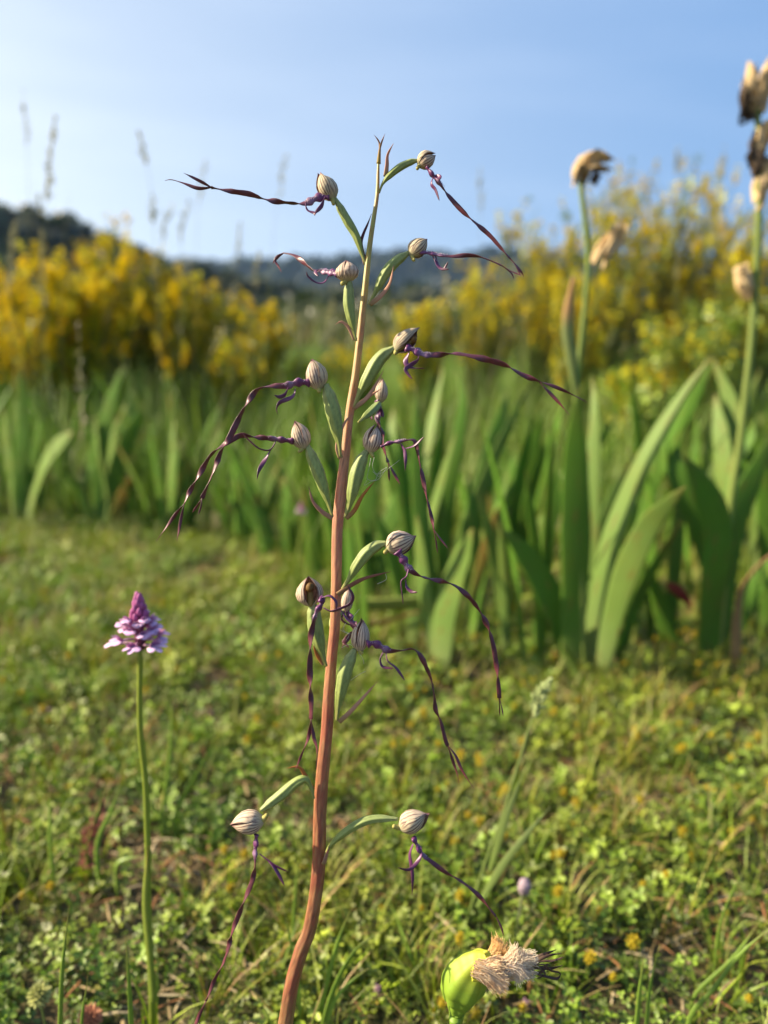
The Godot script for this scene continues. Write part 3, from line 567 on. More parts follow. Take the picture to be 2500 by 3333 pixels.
func seed_pod() -> void:
	var q := vs([35.2,139.7,-358.1,38.3,157.1,-362.1,39.1,166.9,-364.4,40.1,174.5,-366.2,40.9,177.7,-367,41.4,181.3,-367.8,42.2,185.1,-368.7,43.7,190.8,-367.9,46.2,196.8,-367.1,49,202.2,-366.2,52.1,206.8,-365.2,54.5,210,-363.7,55.4,212.2,-362.1])
	q[0].y = 0.0
	var at := q[0]
	var o := thing("seed_pod_plant", "round lime green seed pod with cream hair tufts and withered dark florets", "wild flower", at)
	q = moved(q, -at)
	var half := [3.00,3.11,3.37,4.14,5.80,8.54,10.67,11.70,11.08,9.06,6.47,3.88,1.29]
	var p := spline(q, 300)
	var keys := []
	var run := 0.0
	var total := path_length(q)
	for k in q.size():
		if k:
			run += q[k].distance_to(q[k - 1])
		keys.append([run / total, half[k] * 0.001])
	var s := Shape.new()
	var stalk := Shape.new()
	var w := []
	var col := []
	var cut := 0
	for k in 300:
		var t := k / 299.0
		w.append(keyed(keys, t))
		col.append(blend([[0.0, Color(0.20, 0.26, 0.04)], [0.75, Color(0.155, 0.255, 0.022)], [0.9, Color(0.185, 0.29, 0.022)], [1.0, Color(0.40, 0.42, 0.03)]], t))
		if t < keys[3][0]:
			cut = k
	sweep(stalk, p.slice(0, cut + 2), w.slice(0, cut + 2), w.slice(0, cut + 2), [], col.slice(0, cut + 2), 20, Vector3.RIGHT, 7, 0.02, 0.0, Color.BLACK, 0.04)
	part("stalk", stalk, M.pod, o)
	sweep(s, p.slice(cut), w.slice(cut), w.slice(cut), [], col.slice(cut), 64, Vector3(0.4, 0, 1), 6, 0.055, 0.9, Color.BLACK, 0.06)
	part("pod", s, M.pod, o)
	for tooth in [[46.5,211.3,-355.3,48.1,210.5,-355.1,48.9,210.1,-355.1],[46,209,-354.8,47.8,208.5,-354.7,49.3,208.3,-354.6],[46,207.2,-354.4,48.1,206.6,-354.2,49.6,206.6,-354.2],[46.2,205.6,-354,48.1,205.2,-353.9,49.8,205.2,-353.9],[52.9,217.8,-356.9,54.5,218.3,-357,55.8,218.1,-356.9],[52.4,218.8,-357.1,53.7,219.6,-357.3,55,218.8,-357.1]]:
		s = Shape.new()
		rod(s, moved(vs(tooth), -at), 8, 0.0011, 0.0008, Color(0.42, 0.42, 0.03), Color(0.60, 0.52, 0.04), 8)
		part("bract_tip", s, M.pod, o)
	var tones := {"buff": Color(0.92, 0.72, 0.36), "cream": Color(0.97, 0.82, 0.56), "white": Color(0.97, 0.9, 0.74)}
	for tuft in [[[56.5,207.8,-365.8,60.3,209.9,-366.3,63.1,212.6,-366.9,63.6,216.3,-367.8], 2.45, 5.18, "buff", 420],[[47.3,213.1,-353.7,52.1,211.6,-353.3,56.4,208.5,-352.6,62.7,203.3,-351.4], 3.81, 4.09, "cream", 420],[[49.2,209,-354.8,54.5,210.5,-355.1,58.8,211.6,-355.4,63,210.5,-355.1], 3.27, 4.90, "cream", 320],[[63.2,212.4,-356.6,65.9,211.8,-356.5,70.1,210.3,-356.1,72.8,205.1,-354.9], 3.27, 3.81, "white", 260],[[61.9,205.6,-357.1,66.7,211.8,-358.5,69.9,215.5,-359.4,70.5,219.7,-360.4], 3.27, 3.27, "white", 240],[[64,208.2,-357.7,68.9,210.8,-358.3,74.2,213.4,-358.9,80.2,214.7,-359.2], 4.09, 2.18, "white", 300],[[64.9,206.1,-359.2,70.3,206.6,-359.4,75.7,207.1,-359.5,80,206.6,-359.4], 3.81, 3.81, "white", 220]]:
		var c := moved(spline(vs(tuft[0]), 9), -at)
		s = Shape.new()
		for k in int(tuft[4] * 0.8):
			var a := rng.randf() * TAU
			var rr := sqrt(rng.randf())
			var dir := (c[8] - c[0]).normalized()
			var n1 := dir.cross(Vector3(0, 0, 1)).normalized()
			var off: Vector3 = (n1 * cos(a) + n1.cross(dir) * sin(a)) * rr
			var from := rng.randi_range(0, 3)
			var to := rng.randi_range(6, 8)
			var hair := PackedVector3Array()
			for j in 4:
				var t := j / 3.0
				var idx: int = roundi(lerpf(from, to, t))
				hair.append(c[idx] + off * lerpf(tuft[1], tuft[2], idx / 8.0) * 0.00128 + Vector3(rng.randf_range(-1, 1), rng.randf_range(-1, 1), rng.randf_range(-1, 1)) * 0.0016 * t)
			rod(s, hair, 5, 0.00023, 0.00012, grain((tones[tuft[3]] as Color) * 0.9, 0.2), grain(tones[tuft[3]], 0.15), 3)
		part("hair_tuft", s, M.hair, o)
	for fl in [[76,205.4,-364.2,82,209.1,-365.1,87.5,211.2,-365.6,92.4,213.1,-366],[76.4,205.6,-363.2,82.9,208.8,-364,88.4,210.9,-364.5,94.9,212,-364.7],[77.8,205.3,-362.1,83.8,208.5,-362.9,89.8,208.8,-363,96.3,210.9,-363.4],[77.7,205.1,-361.1,83.1,206.1,-361.3,88.5,205.6,-361.2,95,207.2,-361.5],[76.9,205.3,-360.1,82.3,203.2,-359.6,86.7,202.1,-359.3,92.1,201.1,-359.1,94.2,204.3,-359.8],[69.7,202.7,-358.4,73.5,202.1,-358.3,77.8,202.9,-358.5],[77.6,207.4,-358.5,80.9,205.8,-358.2,83.6,206.4,-358.3,86.3,210,-359.1,87.9,209,-358.9],[79.6,210.3,-358.2,82.8,208.2,-357.7,85,205.6,-357.1,80.7,203.5,-356.6],[77.8,210.5,-357.2,83.7,211.6,-357.4,88,208.4,-356.7,92.3,207.4,-356.5,92.8,205.3,-356]]:
		s = Shape.new()
		strip(s, moved(vs(fl), -at), 18, 0.0009, 0.0004, [[0.0, Color(0.20, 0.14, 0.07)], [0.5, Color(0.085, 0.05, 0.035)], [1.0, Color(0.06, 0.035, 0.035)]], Vector3(0, 0.5, 1), rng.randf_range(-3, 3), [[0.0, 0.8], [0.5, 1.0], [0.8, 0.7], [1.0, 0.1]])
		part("withered_floret", s, M.petal, o)


func blade_colours(kind: String) -> Array:
	var g := Color(0.085, 0.20, 0.018)
	if kind == "pale":
		return [[0.0, Color(0.24, 0.29, 0.11)], [0.3, Color(0.155, 0.26, 0.05)], [0.9, Color(0.15, 0.24, 0.045)], [1.0, Color(0.25, 0.17, 0.06)]]
	if kind == "orange":
		return [[0.0, Color(0.12, 0.14, 0.03)], [0.5, Color(0.26, 0.11, 0.03)], [1.0, Color(0.30, 0.10, 0.03)]]
	if kind == "browned":
		return [[0.0, g], [0.75, Color(0.10, 0.15, 0.03)], [0.88, Color(0.22, 0.12, 0.04)], [1.0, Color(0.16, 0.075, 0.03)]]
	return [[0.0, Color(0.22, 0.27, 0.085)], [0.15, Color(0.09, 0.19, 0.025)], [0.85, g], [0.97, Color(0.12, 0.16, 0.03)], [1.0, Color(0.25, 0.14, 0.05)]]


func iris_leaf(o: Node3D, at: Vector3, ctrl: PackedVector3Array, half: float, yaw: float, kind: String) -> void:
	var s := Shape.new()
	var a := deg_to_rad(yaw)
	var p := moved(spline(ctrl, 26), -at)
	var w := []
	var h := []
	var r := []
	var col := []
	for k in 26:
		var t := k / 25.0
		var g := keyed([[0.0, 0.62], [0.2, 0.85], [0.5, 1.0], [0.75, 0.8], [0.92, 0.38], [1.0, 0.03]], t)
		w.append(half * g)
		h.append(0.0007 + 0.0016 * (1.0 - t) * g)
		r.append(0.12 * sin(t * 4.0 + half * 900.0))
		var c := blend(blade_colours(kind), t)
		col.append(c.lerp(Color(c.r * 1.25, c.g * 0.95, c.b * 0.8), clampf(noise.get_noise_2d(t * 420.0, yaw * 9.0 + half * 9000.0), 0.0, 0.6)))
	sweep(s, p, w, h, r, col, 24, Vector3(cos(a), 0.0, sin(a)), 12, 0.03, 0.0, Color(0.20, 0.30, 0.08) if kind == "pale" else Color(0.125, 0.25, 0.035), 0.05)
	speckle(s, 0.004, 0.012, Color(0.22, 0.12, 0.04), 0.36, 0.6)
	part("leaf", s, M.iris, o)


func more_leaves(o: Node3D, at: Vector3, count: int, tall: float, broad: float, deep: float) -> void:
	for j in count:
		var lean := rng.randf_range(-0.5, 0.5)
		var hh := tall * rng.randf_range(0.5, 1.05)
		var foot := at + Vector3(rng.randf_range(-1, 1) * broad, -0.005, -rng.randf() * deep)
		var zz := rng.randf_range(-0.2, 0.2)
		iris_leaf(o, at, PackedVector3Array([foot, foot + Vector3(lean * 0.2, 0.45, zz * 0.3) * hh, foot + Vector3(lean * 0.6, 0.93, zz) * hh]), rng.randf_range(0.008, 0.0135), rng.randf_range(-20, 65), ["green", "green", "pale", "green", "browned"][rng.randi() % 5])


func iris(label: String, at: Vector3, leaves: Array) -> Node3D:
	var o := thing("iris_plant", label, "iris", at)
	for l in leaves:
		iris_leaf(o, at, vs(l[0]), l[1] * 0.001, l[2], l[3])
	return o


# a crumpled, dried flower: a few papery folds along a path
func dried_flower(o: Node3D, at: Vector3, mm: Array, half: float, dark: bool) -> void:
	var s := Shape.new()
	var ctrl := moved(vs(mm), -at)
	var tone := Color(0.085, 0.06, 0.04) if dark else Color(0.58, 0.42, 0.22)
	for k in 10:
		var c := PackedVector3Array()
		for q in ctrl:
			c.append(q + Vector3(rng.randf_range(-1, 1), rng.randf_range(-1, 1), rng.randf_range(-1, 1)) * half * 0.95)
		strip(s, c, 14, half * rng.randf_range(0.35, 0.8), half * 0.07, [[0.0, tone * 0.8], [0.6, tone], [1.0, tone * rng.randf_range(0.55, 0.95)]], Vector3(rng.randf_range(-1, 1), 0, rng.randf_range(-1, 1)), rng.randf_range(-3, 3), [[0.0, 0.6], [0.4, 1.0], [0.8, 0.9], [1.0, 0.35]])
	part("dried_flower", s, M.paper, o)


func irises() -> void:
	var at := Vector3(0.165, 0.0, -1.15)
	var o := iris("iris with a broad upright dark leaf and a stalk with one drooping dried flower", at, [
		[[284,30,-1140,284,113,-1139,282,208,-1137,275,312,-1133,270,400,-1127,270,455,-1120], 21.4, 12, "green"],
		[[332,-9,-1200,325,96,-1204,324,237,-1216,326,329,-1236,330,412,-1264,332,458,-1300], 13.2, 40, "pale"],
		[[316,10,-1150,319,109,-1149,331,211,-1148,352,286,-1145,376,355,-1141,417,438,-1136,453,496,-1130], 16.2, 48, "pale"],
		[[330,27,-1130,330,122,-1096,334,203,-1062,347,277,-1028,358,316,-994,368,347,-960], 18.1, 42, "pale"],
		[[303,-6,-1120,282,45,-1108,254,96,-1070], 9.4, 40, "pale"],
		[[302,9,-1170,268,101,-1170,240,161,-1170,207,209,-1170,174,241,-1170], 21.1, -8, "green"],
		[[346,27,-1220,348,143,-1226,363,245,-1245,393,299,-1276,438,349,-1320], 18.2, 5, "browned"],
		[[337,-19,-1250,343,94,-1253,385,241,-1262,407,283,-1278,400,344,-1300], 13.0, 0, "green"],
		[[313,-5,-1200,287,38,-1211,268,113,-1244,248,192,-1300], 14.5, 35, "green"],
	])
	var s := Shape.new()
	rod(s, moved(vs([307,7,-1140,273,411,-1140,272,476,-1140,276,552,-1140,277,625,-1140,268,684,-1140,261,724,-1140]), -at), 40, 0.0052, 0.0036, Color(0.20, 0.26, 0.06), Color(0.25, 0.31, 0.09), 12)
	part("stalk", s, M.iris, o)
	s = Shape.new()
	strip(s, moved(vs([269,438,-1130,260,489,-1130,252,533,-1130,253,570,-1130,257,600,-1130]), -at), 20, 0.0085, 0.0045, [[0.0, Color(0.16, 0.22, 0.06)], [0.6, Color(0.21, 0.25, 0.10)], [0.72, Color(0.45, 0.27, 0.12)], [1.0, Color(0.40, 0.22, 0.09)]], Vector3(1, 0, 0.5), 0.5, [[0.0, 0.5], [0.4, 1.0], [0.7, 0.95], [1.0, 0.4]], 12)
	part("spathe", s, M.iris, o)
	dried_flower(o, at, [262,724,-1140,263,741,-1140,282,751,-1140,292,741,-1140], 0.011, false)
	dried_flower(o, at, [283,735,-1140,278,722,-1140], 0.006, true)
	dried_flower(o, at, [308,629,-1200,323,654,-1200,334,679,-1200], 0.012, false)
	more_leaves(o, Vector3(0.22, 0.0, -1.3), 13, 0.5, 0.10, 0.3)
	at = Vector3(0.52, 0.0, -1.21)
	o = iris("iris with the tallest straight stalk carrying several brown withered flowers", at, [
		[[524,-13,-1200,518,91,-1198,515,161,-1194,510,230,-1186,483,290,-1174,438,352,-1160], 28.2, -14, "green"],
		[[545,-6,-1220,542,121,-1221,546,213,-1223,564,279,-1227,583,329,-1233,604,379,-1240], 21.2, 4, "green"],
		[[565,78,-1300,538,175,-1305,495,283,-1319,484,342,-1343,528,424,-1377,575,480,-1420], 16.3, 8, "green"],
		[[615,145,-1350,595,243,-1359,587,335,-1386,585,420,-1430], 18.7, 50, "pale"],
		[[635,154,-1380,616,302,-1389,610,397,-1416,587,481,-1460], 16.7, 35, "pale"],
		[[504,-44,-1250,472,39,-1250,446,111,-1250,424,163,-1250], 13.7, 25, "green"],
		[[685,87,-1400,679,200,-1400,678,300,-1400,692,398,-1400], 21.6, 45, "pale"],
		[[566,-19,-1250,588,71,-1250,618,143,-1250,643,190,-1250], 15.1, 35, "green"],
	])
	s = Shape.new()
	rod(s, moved(vs([539,-1,-1210,535,246,-1210,540,361,-1210,541,445,-1210,541,539,-1210,535,668,-1210,526,767,-1210,511,856,-1210]), -at), 50, 0.0075, 0.0042, Color(0.22, 0.28, 0.065), Color(0.24, 0.30, 0.09), 12)
	part("stalk", s, M.iris, o)
	var k := 0
	for mm in [[517,829,-1210,506,847,-1210,502,861,-1210,503,878,-1210],[518,826,-1210,521,847,-1210,525,867,-1210,526,884,-1210],[503,864,-1210,499,847,-1210,502,820,-1210,511,820,-1210],[526,773,-1210,530,791,-1210,532,803,-1210,540,800,-1210],[519,791,-1210,519,767,-1210,528,748,-1210,534,761,-1210],[534,705,-1210,535,730,-1210,536,748,-1210,539,761,-1210],[536,578,-1210,524,597,-1210,516,608,-1210,519,617,-1210]]:
		dried_flower(o, at, mm, 0.010 if k != 2 else 0.008, k == 2 or k == 4)
		k += 1
	more_leaves(o, Vector3(0.55, 0.0, -1.4), 15, 0.52, 0.16, 0.35)
	o = iris("iris clump of dark upright leaves and one pale curved leaf just behind the tall orchid", Vector3(0.09, 0.0, -1.22), [
		[[90,-6,-1220,75,82,-1222,65,181,-1228,56,269,-1238,51,363,-1252,50,447,-1270], 13.5, 10, "green"],
		[[92,12,-1180,95,99,-1177,109,169,-1168,121,214,-1152,129,251,-1130], 21.9, 46, "pale"],
		[[80,19,-1200,70,90,-1200,60,159,-1200,50,256,-1200], 14.0, 44, "pale"],
		[[132,42,-1400,147,146,-1406,176,245,-1425,207,350,-1456,230,418,-1500], 19.5, 6, "green"],
		[[87,-49,-1400,101,172,-1406,129,313,-1425,142,409,-1456,133,456,-1500], 14.3, 14, "green"],
		[[64,45,-1500,67,209,-1511,85,321,-1544,117,459,-1600], 14.4, 48, "pale"],
		[[150,78,-1300,178,200,-1300,192,248,-1300], 9.8, 10, "orange"],
		[[156,-22,-1500,195,98,-1511,237,221,-1544,270,304,-1600], 15.8, 20, "green"],
	])
	more_leaves(o, Vector3(0.12, 0.0, -1.35), 16, 0.46, 0.16, 0.35)
	o = iris("low shaded iris fan growing behind the fallen yellowed leaf", Vector3(-0.02, 0.0, -1.52), [
		[[-27,16,-1500,-35,146,-1506,-26,243,-1522,-13,365,-1550], 18.0, 8, "green"],
		[[-13,16,-1500,0,126,-1511,37,221,-1544,47,304,-1600], 17.6, 14, "green"],
		[[-27,16,-1500,-53,138,-1500,-66,221,-1500], 16.0, 22, "green"],
		[[-19,-9,-1600,20,119,-1611,10,259,-1644,20,368,-1700], 19.4, 46, "pale"],
		[[-135,12,-1600,-142,122,-1600,-169,209,-1600], 14.6, 12, "green"],
		[[27,34,-1450,48,125,-1450,82,214,-1450,93,292,-1450], 13.8, 20, "green"],
	])
	more_leaves(o, Vector3(-0.02, 0.0, -1.5), 12, 0.40, 0.14, 0.3)
	o = iris("iris with one pale leaf folded over, nearest the dense broom", Vector3(-1.07, 0.0, -2.12), [
		[[-983,29,-2100,-962,168,-2100,-940,303,-2100,-934,434,-2100], 23.2, 10, "green"],
		[[-935,42,-2050,-905,118,-2039,-846,215,-2006,-757,284,-1950], 31.6, 50, "pale"],
		[[-1019,17,-2150,-1018,172,-2150,-1014,322,-2150], 26.1, 46, "pale"],
		[[-1015,18,-2200,-966,189,-2200,-932,317,-2200], 16.2, 20, "green"],
	])
	more_leaves(o, Vector3(-1.03, 0.0, -2.1), 12, 0.42, 0.16, 0.3)
	o = iris("iris fan with a long blade leaning outwards and a reddish dying leaf at its foot", Vector3(-0.78, 0.0, -2.12), [
		[[-767,4,-2100,-758,131,-2100,-737,267,-2100,-669,440,-2100], 22.7, 16, "green"],
		[[-758,4,-2100,-747,93,-2100,-755,193,-2100,-755,303,-2100], 22.1, 45, "pale"],
		[[-746,4,-2100,-718,132,-2094,-661,258,-2078,-601,350,-2050], 21.0, 8, "green"],
		[[-718,16,-2050,-682,94,-2037,-641,162,-2000], 15.5, 10, "orange"],
		[[-776,4,-2100,-814,106,-2100,-858,168,-2100], 15.8, 10, "green"],
		[[-789,-8,-2200,-760,151,-2200,-734,292,-2200], 21.2, 48, "pale"],
	])
	more_leaves(o, Vector3(-0.76, 0.0, -2.1), 12, 0.42, 0.15, 0.3)
	# smaller fans in the band behind the lawn
	var fans := [[-0.55, -2.0, 9, 0.36, "low shaded iris fan beside the iris with the reddish dying leaf"], [-0.36, -1.95, 9, 0.34, "low iris fan with yellow lit leaf tips before the dark gap under the broom"], [-0.24, -1.8, 8, 0.40, "iris fan standing close behind the two drooping purple lips"], [-0.1, -1.75, 8, 0.42, "iris fan hidden half behind the reddish orchid stem"], [-1.3, -2.3, 8, 0.42, "iris fan furthest out beside the densest yellow broom"], [0.3, -1.75, 7, 0.45, "thin iris fan behind the tall broad dark iris leaf"], [-0.66, -2.5, 8, 0.42, "iris fan deep in the grass under the open broom"], [0.75, -1.9, 8, 0.46, "iris fan behind the tallest iris stalk"], [-0.92, -2.45, 8, 0.44, "iris fan deep in the grass under the dense broom"]]
	for q in fans:
		var b := Vector3(q[0], ground_at(q[0], q[1]), q[1])
		o = thing("iris_plant", q[4], "iris", b)
		for j in int(q[2]) + 2:
			var lean := rng.randf_range(-0.75, 0.75)
			var hh: float = q[3] * rng.randf_range(0.35, 1.08)
			var foot := Vector3(lean * 0.06, -0.005, rng.randf_range(-0.03, 0.03))
			var zz := rng.randf_range(-0.2, 0.2)
			iris_leaf(o, Vector3.ZERO, PackedVector3Array([foot, foot + Vector3(lean * 0.22, 0.45, zz * 0.3) * hh, foot + Vector3(lean * 0.65, 0.93, zz) * hh]), rng.randf_range(0.011, 0.018), rng.randf_range(-20, 60), ["green", "green", "pale", "green", "browned"][rng.randi() % 5])
	# fallen and withered leaves
	var dl := thing("fallen_leaf", "long yellow green iris leaf lying flat across the ground behind the orchid", "leaf")
	s = Shape.new()
	strip(s, vs([-176,0,-1404,-87,68,-1300,-7,83,-1270,63,95,-1250]), 24, 0.014, 0.0012, [[0.0, Color(0.36, 0.22, 0.06)], [0.3, Color(0.34, 0.33, 0.09)], [1.0, Color(0.23, 0.30, 0.075)]], Vector3(0.1, 0.9, 0.5), 0.2, [[0.0, 0.1], [0.2, 0.8], [1.0, 1.0]])
	part("blade", s, M.iris, dl)
	dl = thing("fallen_leaf", "brown dead iris leaf lying under the yellow green fallen leaf", "leaf")
	s = Shape.new()
	strip(s, vs([-45,53,-1230,8,75,-1220,56,89,-1220]), 18, 0.010, 0.002, [[0.0, Color(0.20, 0.10, 0.04)], [0.5, Color(0.36, 0.18, 0.07)], [1.0, Color(0.28, 0.12, 0.05)]], Vector3(0.1, 0.8, 0.5), 0.6, [[0.0, 0.3], [0.5, 1.0], [1.0, 0.6]])
	part("blade", s, M.paper, dl)
	dl = thing("withered_leaf", "curled brown dead leaf arching beside the tallest iris stalk", "leaf")
	s = Shape.new()
	strip(s, vs([545,0,-1160,545,37,-1160,540,105,-1160,545,153,-1160,565,186,-1160,585,204,-1160]), 26, 0.011, 0.003, [[0.0, Color(0.30, 0.19, 0.08)], [0.5, Color(0.24, 0.14, 0.06)], [1.0, Color(0.15, 0.08, 0.04)]], Vector3(1, 0, 0.3), 1.6, [[0.0, 0.7], [0.5, 1.0], [1.0, 0.7]])
	part("blade", s, M.paper, dl)
	dl = thing("withered_leaf", "small dark red leaf between the two big irises", "leaf")
	s = Shape.new()
	strip(s, vs([421,162,-1140,437,153,-1130,456,129,-1120]), 16, 0.010, 0.0012, [[0.0, Color(0.12, 0.03, 0.02)], [0.6, Color(0.10, 0.015, 0.015)], [1.0, Color(0.2, 0.02, 0.03)]], Vector3(0.3, 0.9, 0.2), 0.5)
	part("blade", s, M.paper, dl)


func grass_blade(s: Shape, ctrl: PackedVector3Array, half: float, tone: Color) -> void:
	strip(s, ctrl, 16, half, half * 0.14, [[0.0, tone * 0.9], [0.8, tone], [1.0, tone.lerp(Color(0.32, 0.22, 0.08), 0.7)]], Vector3(rng.randf_range(0.5, 1), 0, rng.randf_range(-0.6, 0.6)), rng.randf_range(-0.7, 0.7), [[0.0, 0.7], [0.3, 1.0], [0.7, 0.75], [1.0, 0.05]], 6)


func grasses() -> void:
	for g in [
		["three upright thin grass blades in front of the pink clover head", [[[-218,0,-440,-218,56,-440,-214,89,-440,-209,130,-440,-200,180,-440], 2.2], [[-167,0,-440,-167,56,-440,-167,89,-440,-166,126,-440,-166,157,-440], 2.4], [[-202,0,-440,-202,56,-440,-200,89,-440,-194,119,-440,-192,130,-440], 1.6]]],
		["tuft of pale arching grass beside the foot of the tall brown orchid stem", [[[-48,0,-493,-48,15,-493,-37,64,-493,-20,100,-493,0,116,-493], 3.0], [[-53,0,-502,-53,6,-502,-43,60,-502,-32,104,-502,-23,128,-502], 2.6], [[-64,0,-510,-64,5,-510,-65,56,-510,-71,101,-510,-75,121,-510], 2.4], [[-45,0,-493,-45,23,-493,-36,56,-493,-23,73,-493,-10,85,-493], 2.2], [[-77,-64,-581,-79,-2,-581,-73,90,-581,-66,125,-581], 2.0]]],
		["bright green spreading grass tuft behind the purple pyramid orchid stem", [[[-131,0,-757,-131,65,-757,-150,76,-757,-173,98,-757,-180,119,-757], 3.0], [[-216,0,-739,-216,44,-739,-194,87,-739,-176,118,-739,-163,149,-739], 3.0], [[-230,0,-739,-230,39,-739,-220,98,-739,-214,149,-739,-211,185,-739], 2.6], [[-211,0,-739,-211,39,-739,-186,66,-739,-161,76,-739], 2.6], [[-226,0,-739,-226,33,-739,-252,76,-739,-264,103,-739], 2.4]]],
		["short clean grass blades below the dried lilac seed head, by the frame edge", [[[177,0,-466,177,55,-466,177,90,-466,178,120,-466], 2.4], [[186,0,-471,186,50,-471,186,90,-471,190,124,-471], 2.4], [[195,0,-458,195,60,-458,200,76,-458,206,81,-458], 3]]],
		["long fine grass blades leaning far over the clover near the corner", [[[222,0,-484,222,49,-484,236,73,-484,253,104,-484,277,131,-484], 2.2], [[244,0,-528,244,26,-528,270,60,-528,288,94,-528], 1.8], [[283,-11,-581,285,54,-581,302,107,-581], 1.8]]],
		["single broad grass blade standing in the yellow clover", [[[293,0,-634,293,20,-634,290,59,-634,291,87,-634,294,115,-634], 2.6]]],
		["bright grass blades around the reddish dried plant", [[[-272,0,-669,-272,57,-669,-255,96,-669,-243,130,-669], 3], [[-285,0,-678,-285,46,-678,-269,95,-678,-263,120,-678], 2.8], [[-316,0,-669,-316,57,-669,-313,96,-669,-311,125,-669], 2.6], [[-249,0,-651,-249,50,-651,-227,60,-651,-218,60,-651], 3]]],
	]:
		var at: Vector3 = vs(g[1][0][0])[0]
		var o := thing("grass_tuft", g[0], "grass", at)
		for b in g[1]:
			var s := Shape.new()
			grass_blade(s, moved(vs(b[0]), -at), b[1] * 0.00085, grain(Color(0.19, 0.30, 0.04), 0.2))
			part("blade", s, M.leaf, o)
	# the slanting stalk with a furry head
	var q := vs([66,-28,-620,76,21,-620,90,78,-620,103,124,-620,114,169,-620,125,216,-620])
	var at := q[0]
	var o := thing("grass_stalk", "slanting pale green grass stalk with one furry seed head in front of the irises", "grass", at)
	var s := Shape.new()
	rod(s, moved(q, -at), 24, 0.0016, 0.0011, Color(0.15, 0.21, 0.045), Color(0.17, 0.22, 0.06), 8)
	part("stem", s, M.leaf, o)
	s = Shape.new()
	spikelets(s, moved(vs([126,216,-620,128,229,-620,133,240,-620,138,248,-620]), -at), 110, 0.0066, 0.0066, Color(0.34, 0.40, 0.17))
	part("seed_head", s, M.leaf, o)
	for mm in [[93,73,-615,104,119,-615,113,150,-615,119,171,-615], [82,39,-610,103,81,-610,124,113,-610,142,139,-610]]:
		s = Shape.new()
		strip(s, moved(vs(mm), -at), 16, 0.0034, 0.0004, [[0.0, Color(0.14, 0.2, 0.04)], [1.0, Color(0.17, 0.22, 0.07)]], Vector3(0.8, 0, 0.6), 0.5)
		part("blade", s, M.leaf, o)
	q = vs([114,-0,-600,117,33,-600,119,57,-600,121,68,-600])
	at = q[0]
	o = thing("dry_wild_flower", "grey lilac fuzzy round seed head standing in the clover", "wild flower", at)
	q = moved(q, -at)
	s = Shape.new()
	rod(s, q, 12, 0.0011, 0.0009, Color(0.14, 0.17, 0.07), Color(0.2, 0.2, 0.12), 7)
	part("stem", s, M.leaf, o)
	s = Shape.new()
	ball(s, q[q.size() - 1], Vector3(0.0058, 0.0078, 0.0058), Color(0.34, 0.26, 0.30), 0.12, 12, 16)
	part("head", s, M.petal, o)
	q = vs([-290,0,-680,-290,13,-680,-286,44,-680,-276,69,-680,-267,96,-680])
	at = q[0]
	o = thing("dried_dock_spike", "reddish dried flower spike standing in the grass beside the purple pyramid orchid", "wild flower", at)
	s = Shape.new()
	rod(s, moved(q, -at), 12, 0.0012, 0.0008, Color(0.2, 0.08, 0.05), Color(0.25, 0.08, 0.07), 7)
	part("stem", s, M.leaf, o)
	s = Shape.new()
	spikelets(s, moved(q, -at), 190, 0.0125, 0.0075, Color(0.34, 0.12, 0.10))
	part("seed_head", s, M.petal, o)
	var heads := [[[-256.4,53.4,-500], "large pale cream clover head with green bracts, at the lawn's near edge", Color(0.46, 0.48, 0.16), 0.0080], [[-220.3,32.6,-500], "rusty pink clover head low among the upright grass blades", Color(0.62, 0.27, 0.15), 0.0085], [[-77.4,-7.3,-600], "small faded cream clover head in front of the long drooping purple lip", Color(0.44, 0.36, 0.19), 0.0062]]
	for h in heads:
		var top: Vector3 = vs(h[0])[0]
		o = thing("clover_head", h[1], "clover", Vector3(top.x, 0, top.z))
		top = Vector3(0, top.y, 0)
		s = Shape.new()
		rod(s, PackedVector3Array([Vector3(0.004, 0, -0.004), Vector3(0.002, top.y * 0.5, 0), top]), 8, 0.0009, 0.0008, Color(0.14, 0.2, 0.05), Color(0.16, 0.2, 0.06), 7)
		part("stem", s, M.leaf, o)
		s = Shape.new()
		floret_ball(s, top, h[3], h[2], 90)
		part("head", s, M.petal, o)
	# tall grasses in seed
	var names := {"plume": ["tall thin grass with a feathery seed plume", 0.010], "oat": ["tall grass with a plump nodding seed head", 0.012], "spikelets": ["tall wiry grass with a few separate seed tufts", 0.010], "bare": ["bare thin grass stalk", 0.0], "dock": ["pale tan seed stalk", 0.014]}
	var n := 0
	var spots := ["highest of all, against the palest sky", "with the largest head, against the sky above the dark hill tree", "standing alone against the sky with three dark clumps", "just behind the topmost purple lip's forked tip", "one of a pair low against the sky, the nearer to the dark hill", "one of a pair low against the sky, the further from the dark hill", "low over the ridge beside the orchid's small third hood", "faint and tall, halfway between the orchid top and the forked lip tip", "leaning before the dark hill tree", "before the dark hill in front of the dense broom", "short, between open broom and far hill", "standing pale in front of the shaded broom stems", "before the hill at the picture's edge", "beside the top orchid flower, faint on the sky", "above the broom next to the bent iris stalk", "above the broom near the tallest iris stalk", "crossing the far hill by the striped hoods", "in the airy broom by the forked dark lip tips", "bent beside the green stems behind the orchid", "in the green stems right behind the fifth hood", "on the far hill between stem and broom", "among the low orange flowers by the bent iris stalk", "before the dark gap in the broom", "in the shaded broom stems above the reddish lips", "short, in front of the irises' brown litter", "short and plump at the lawn's far edge"]
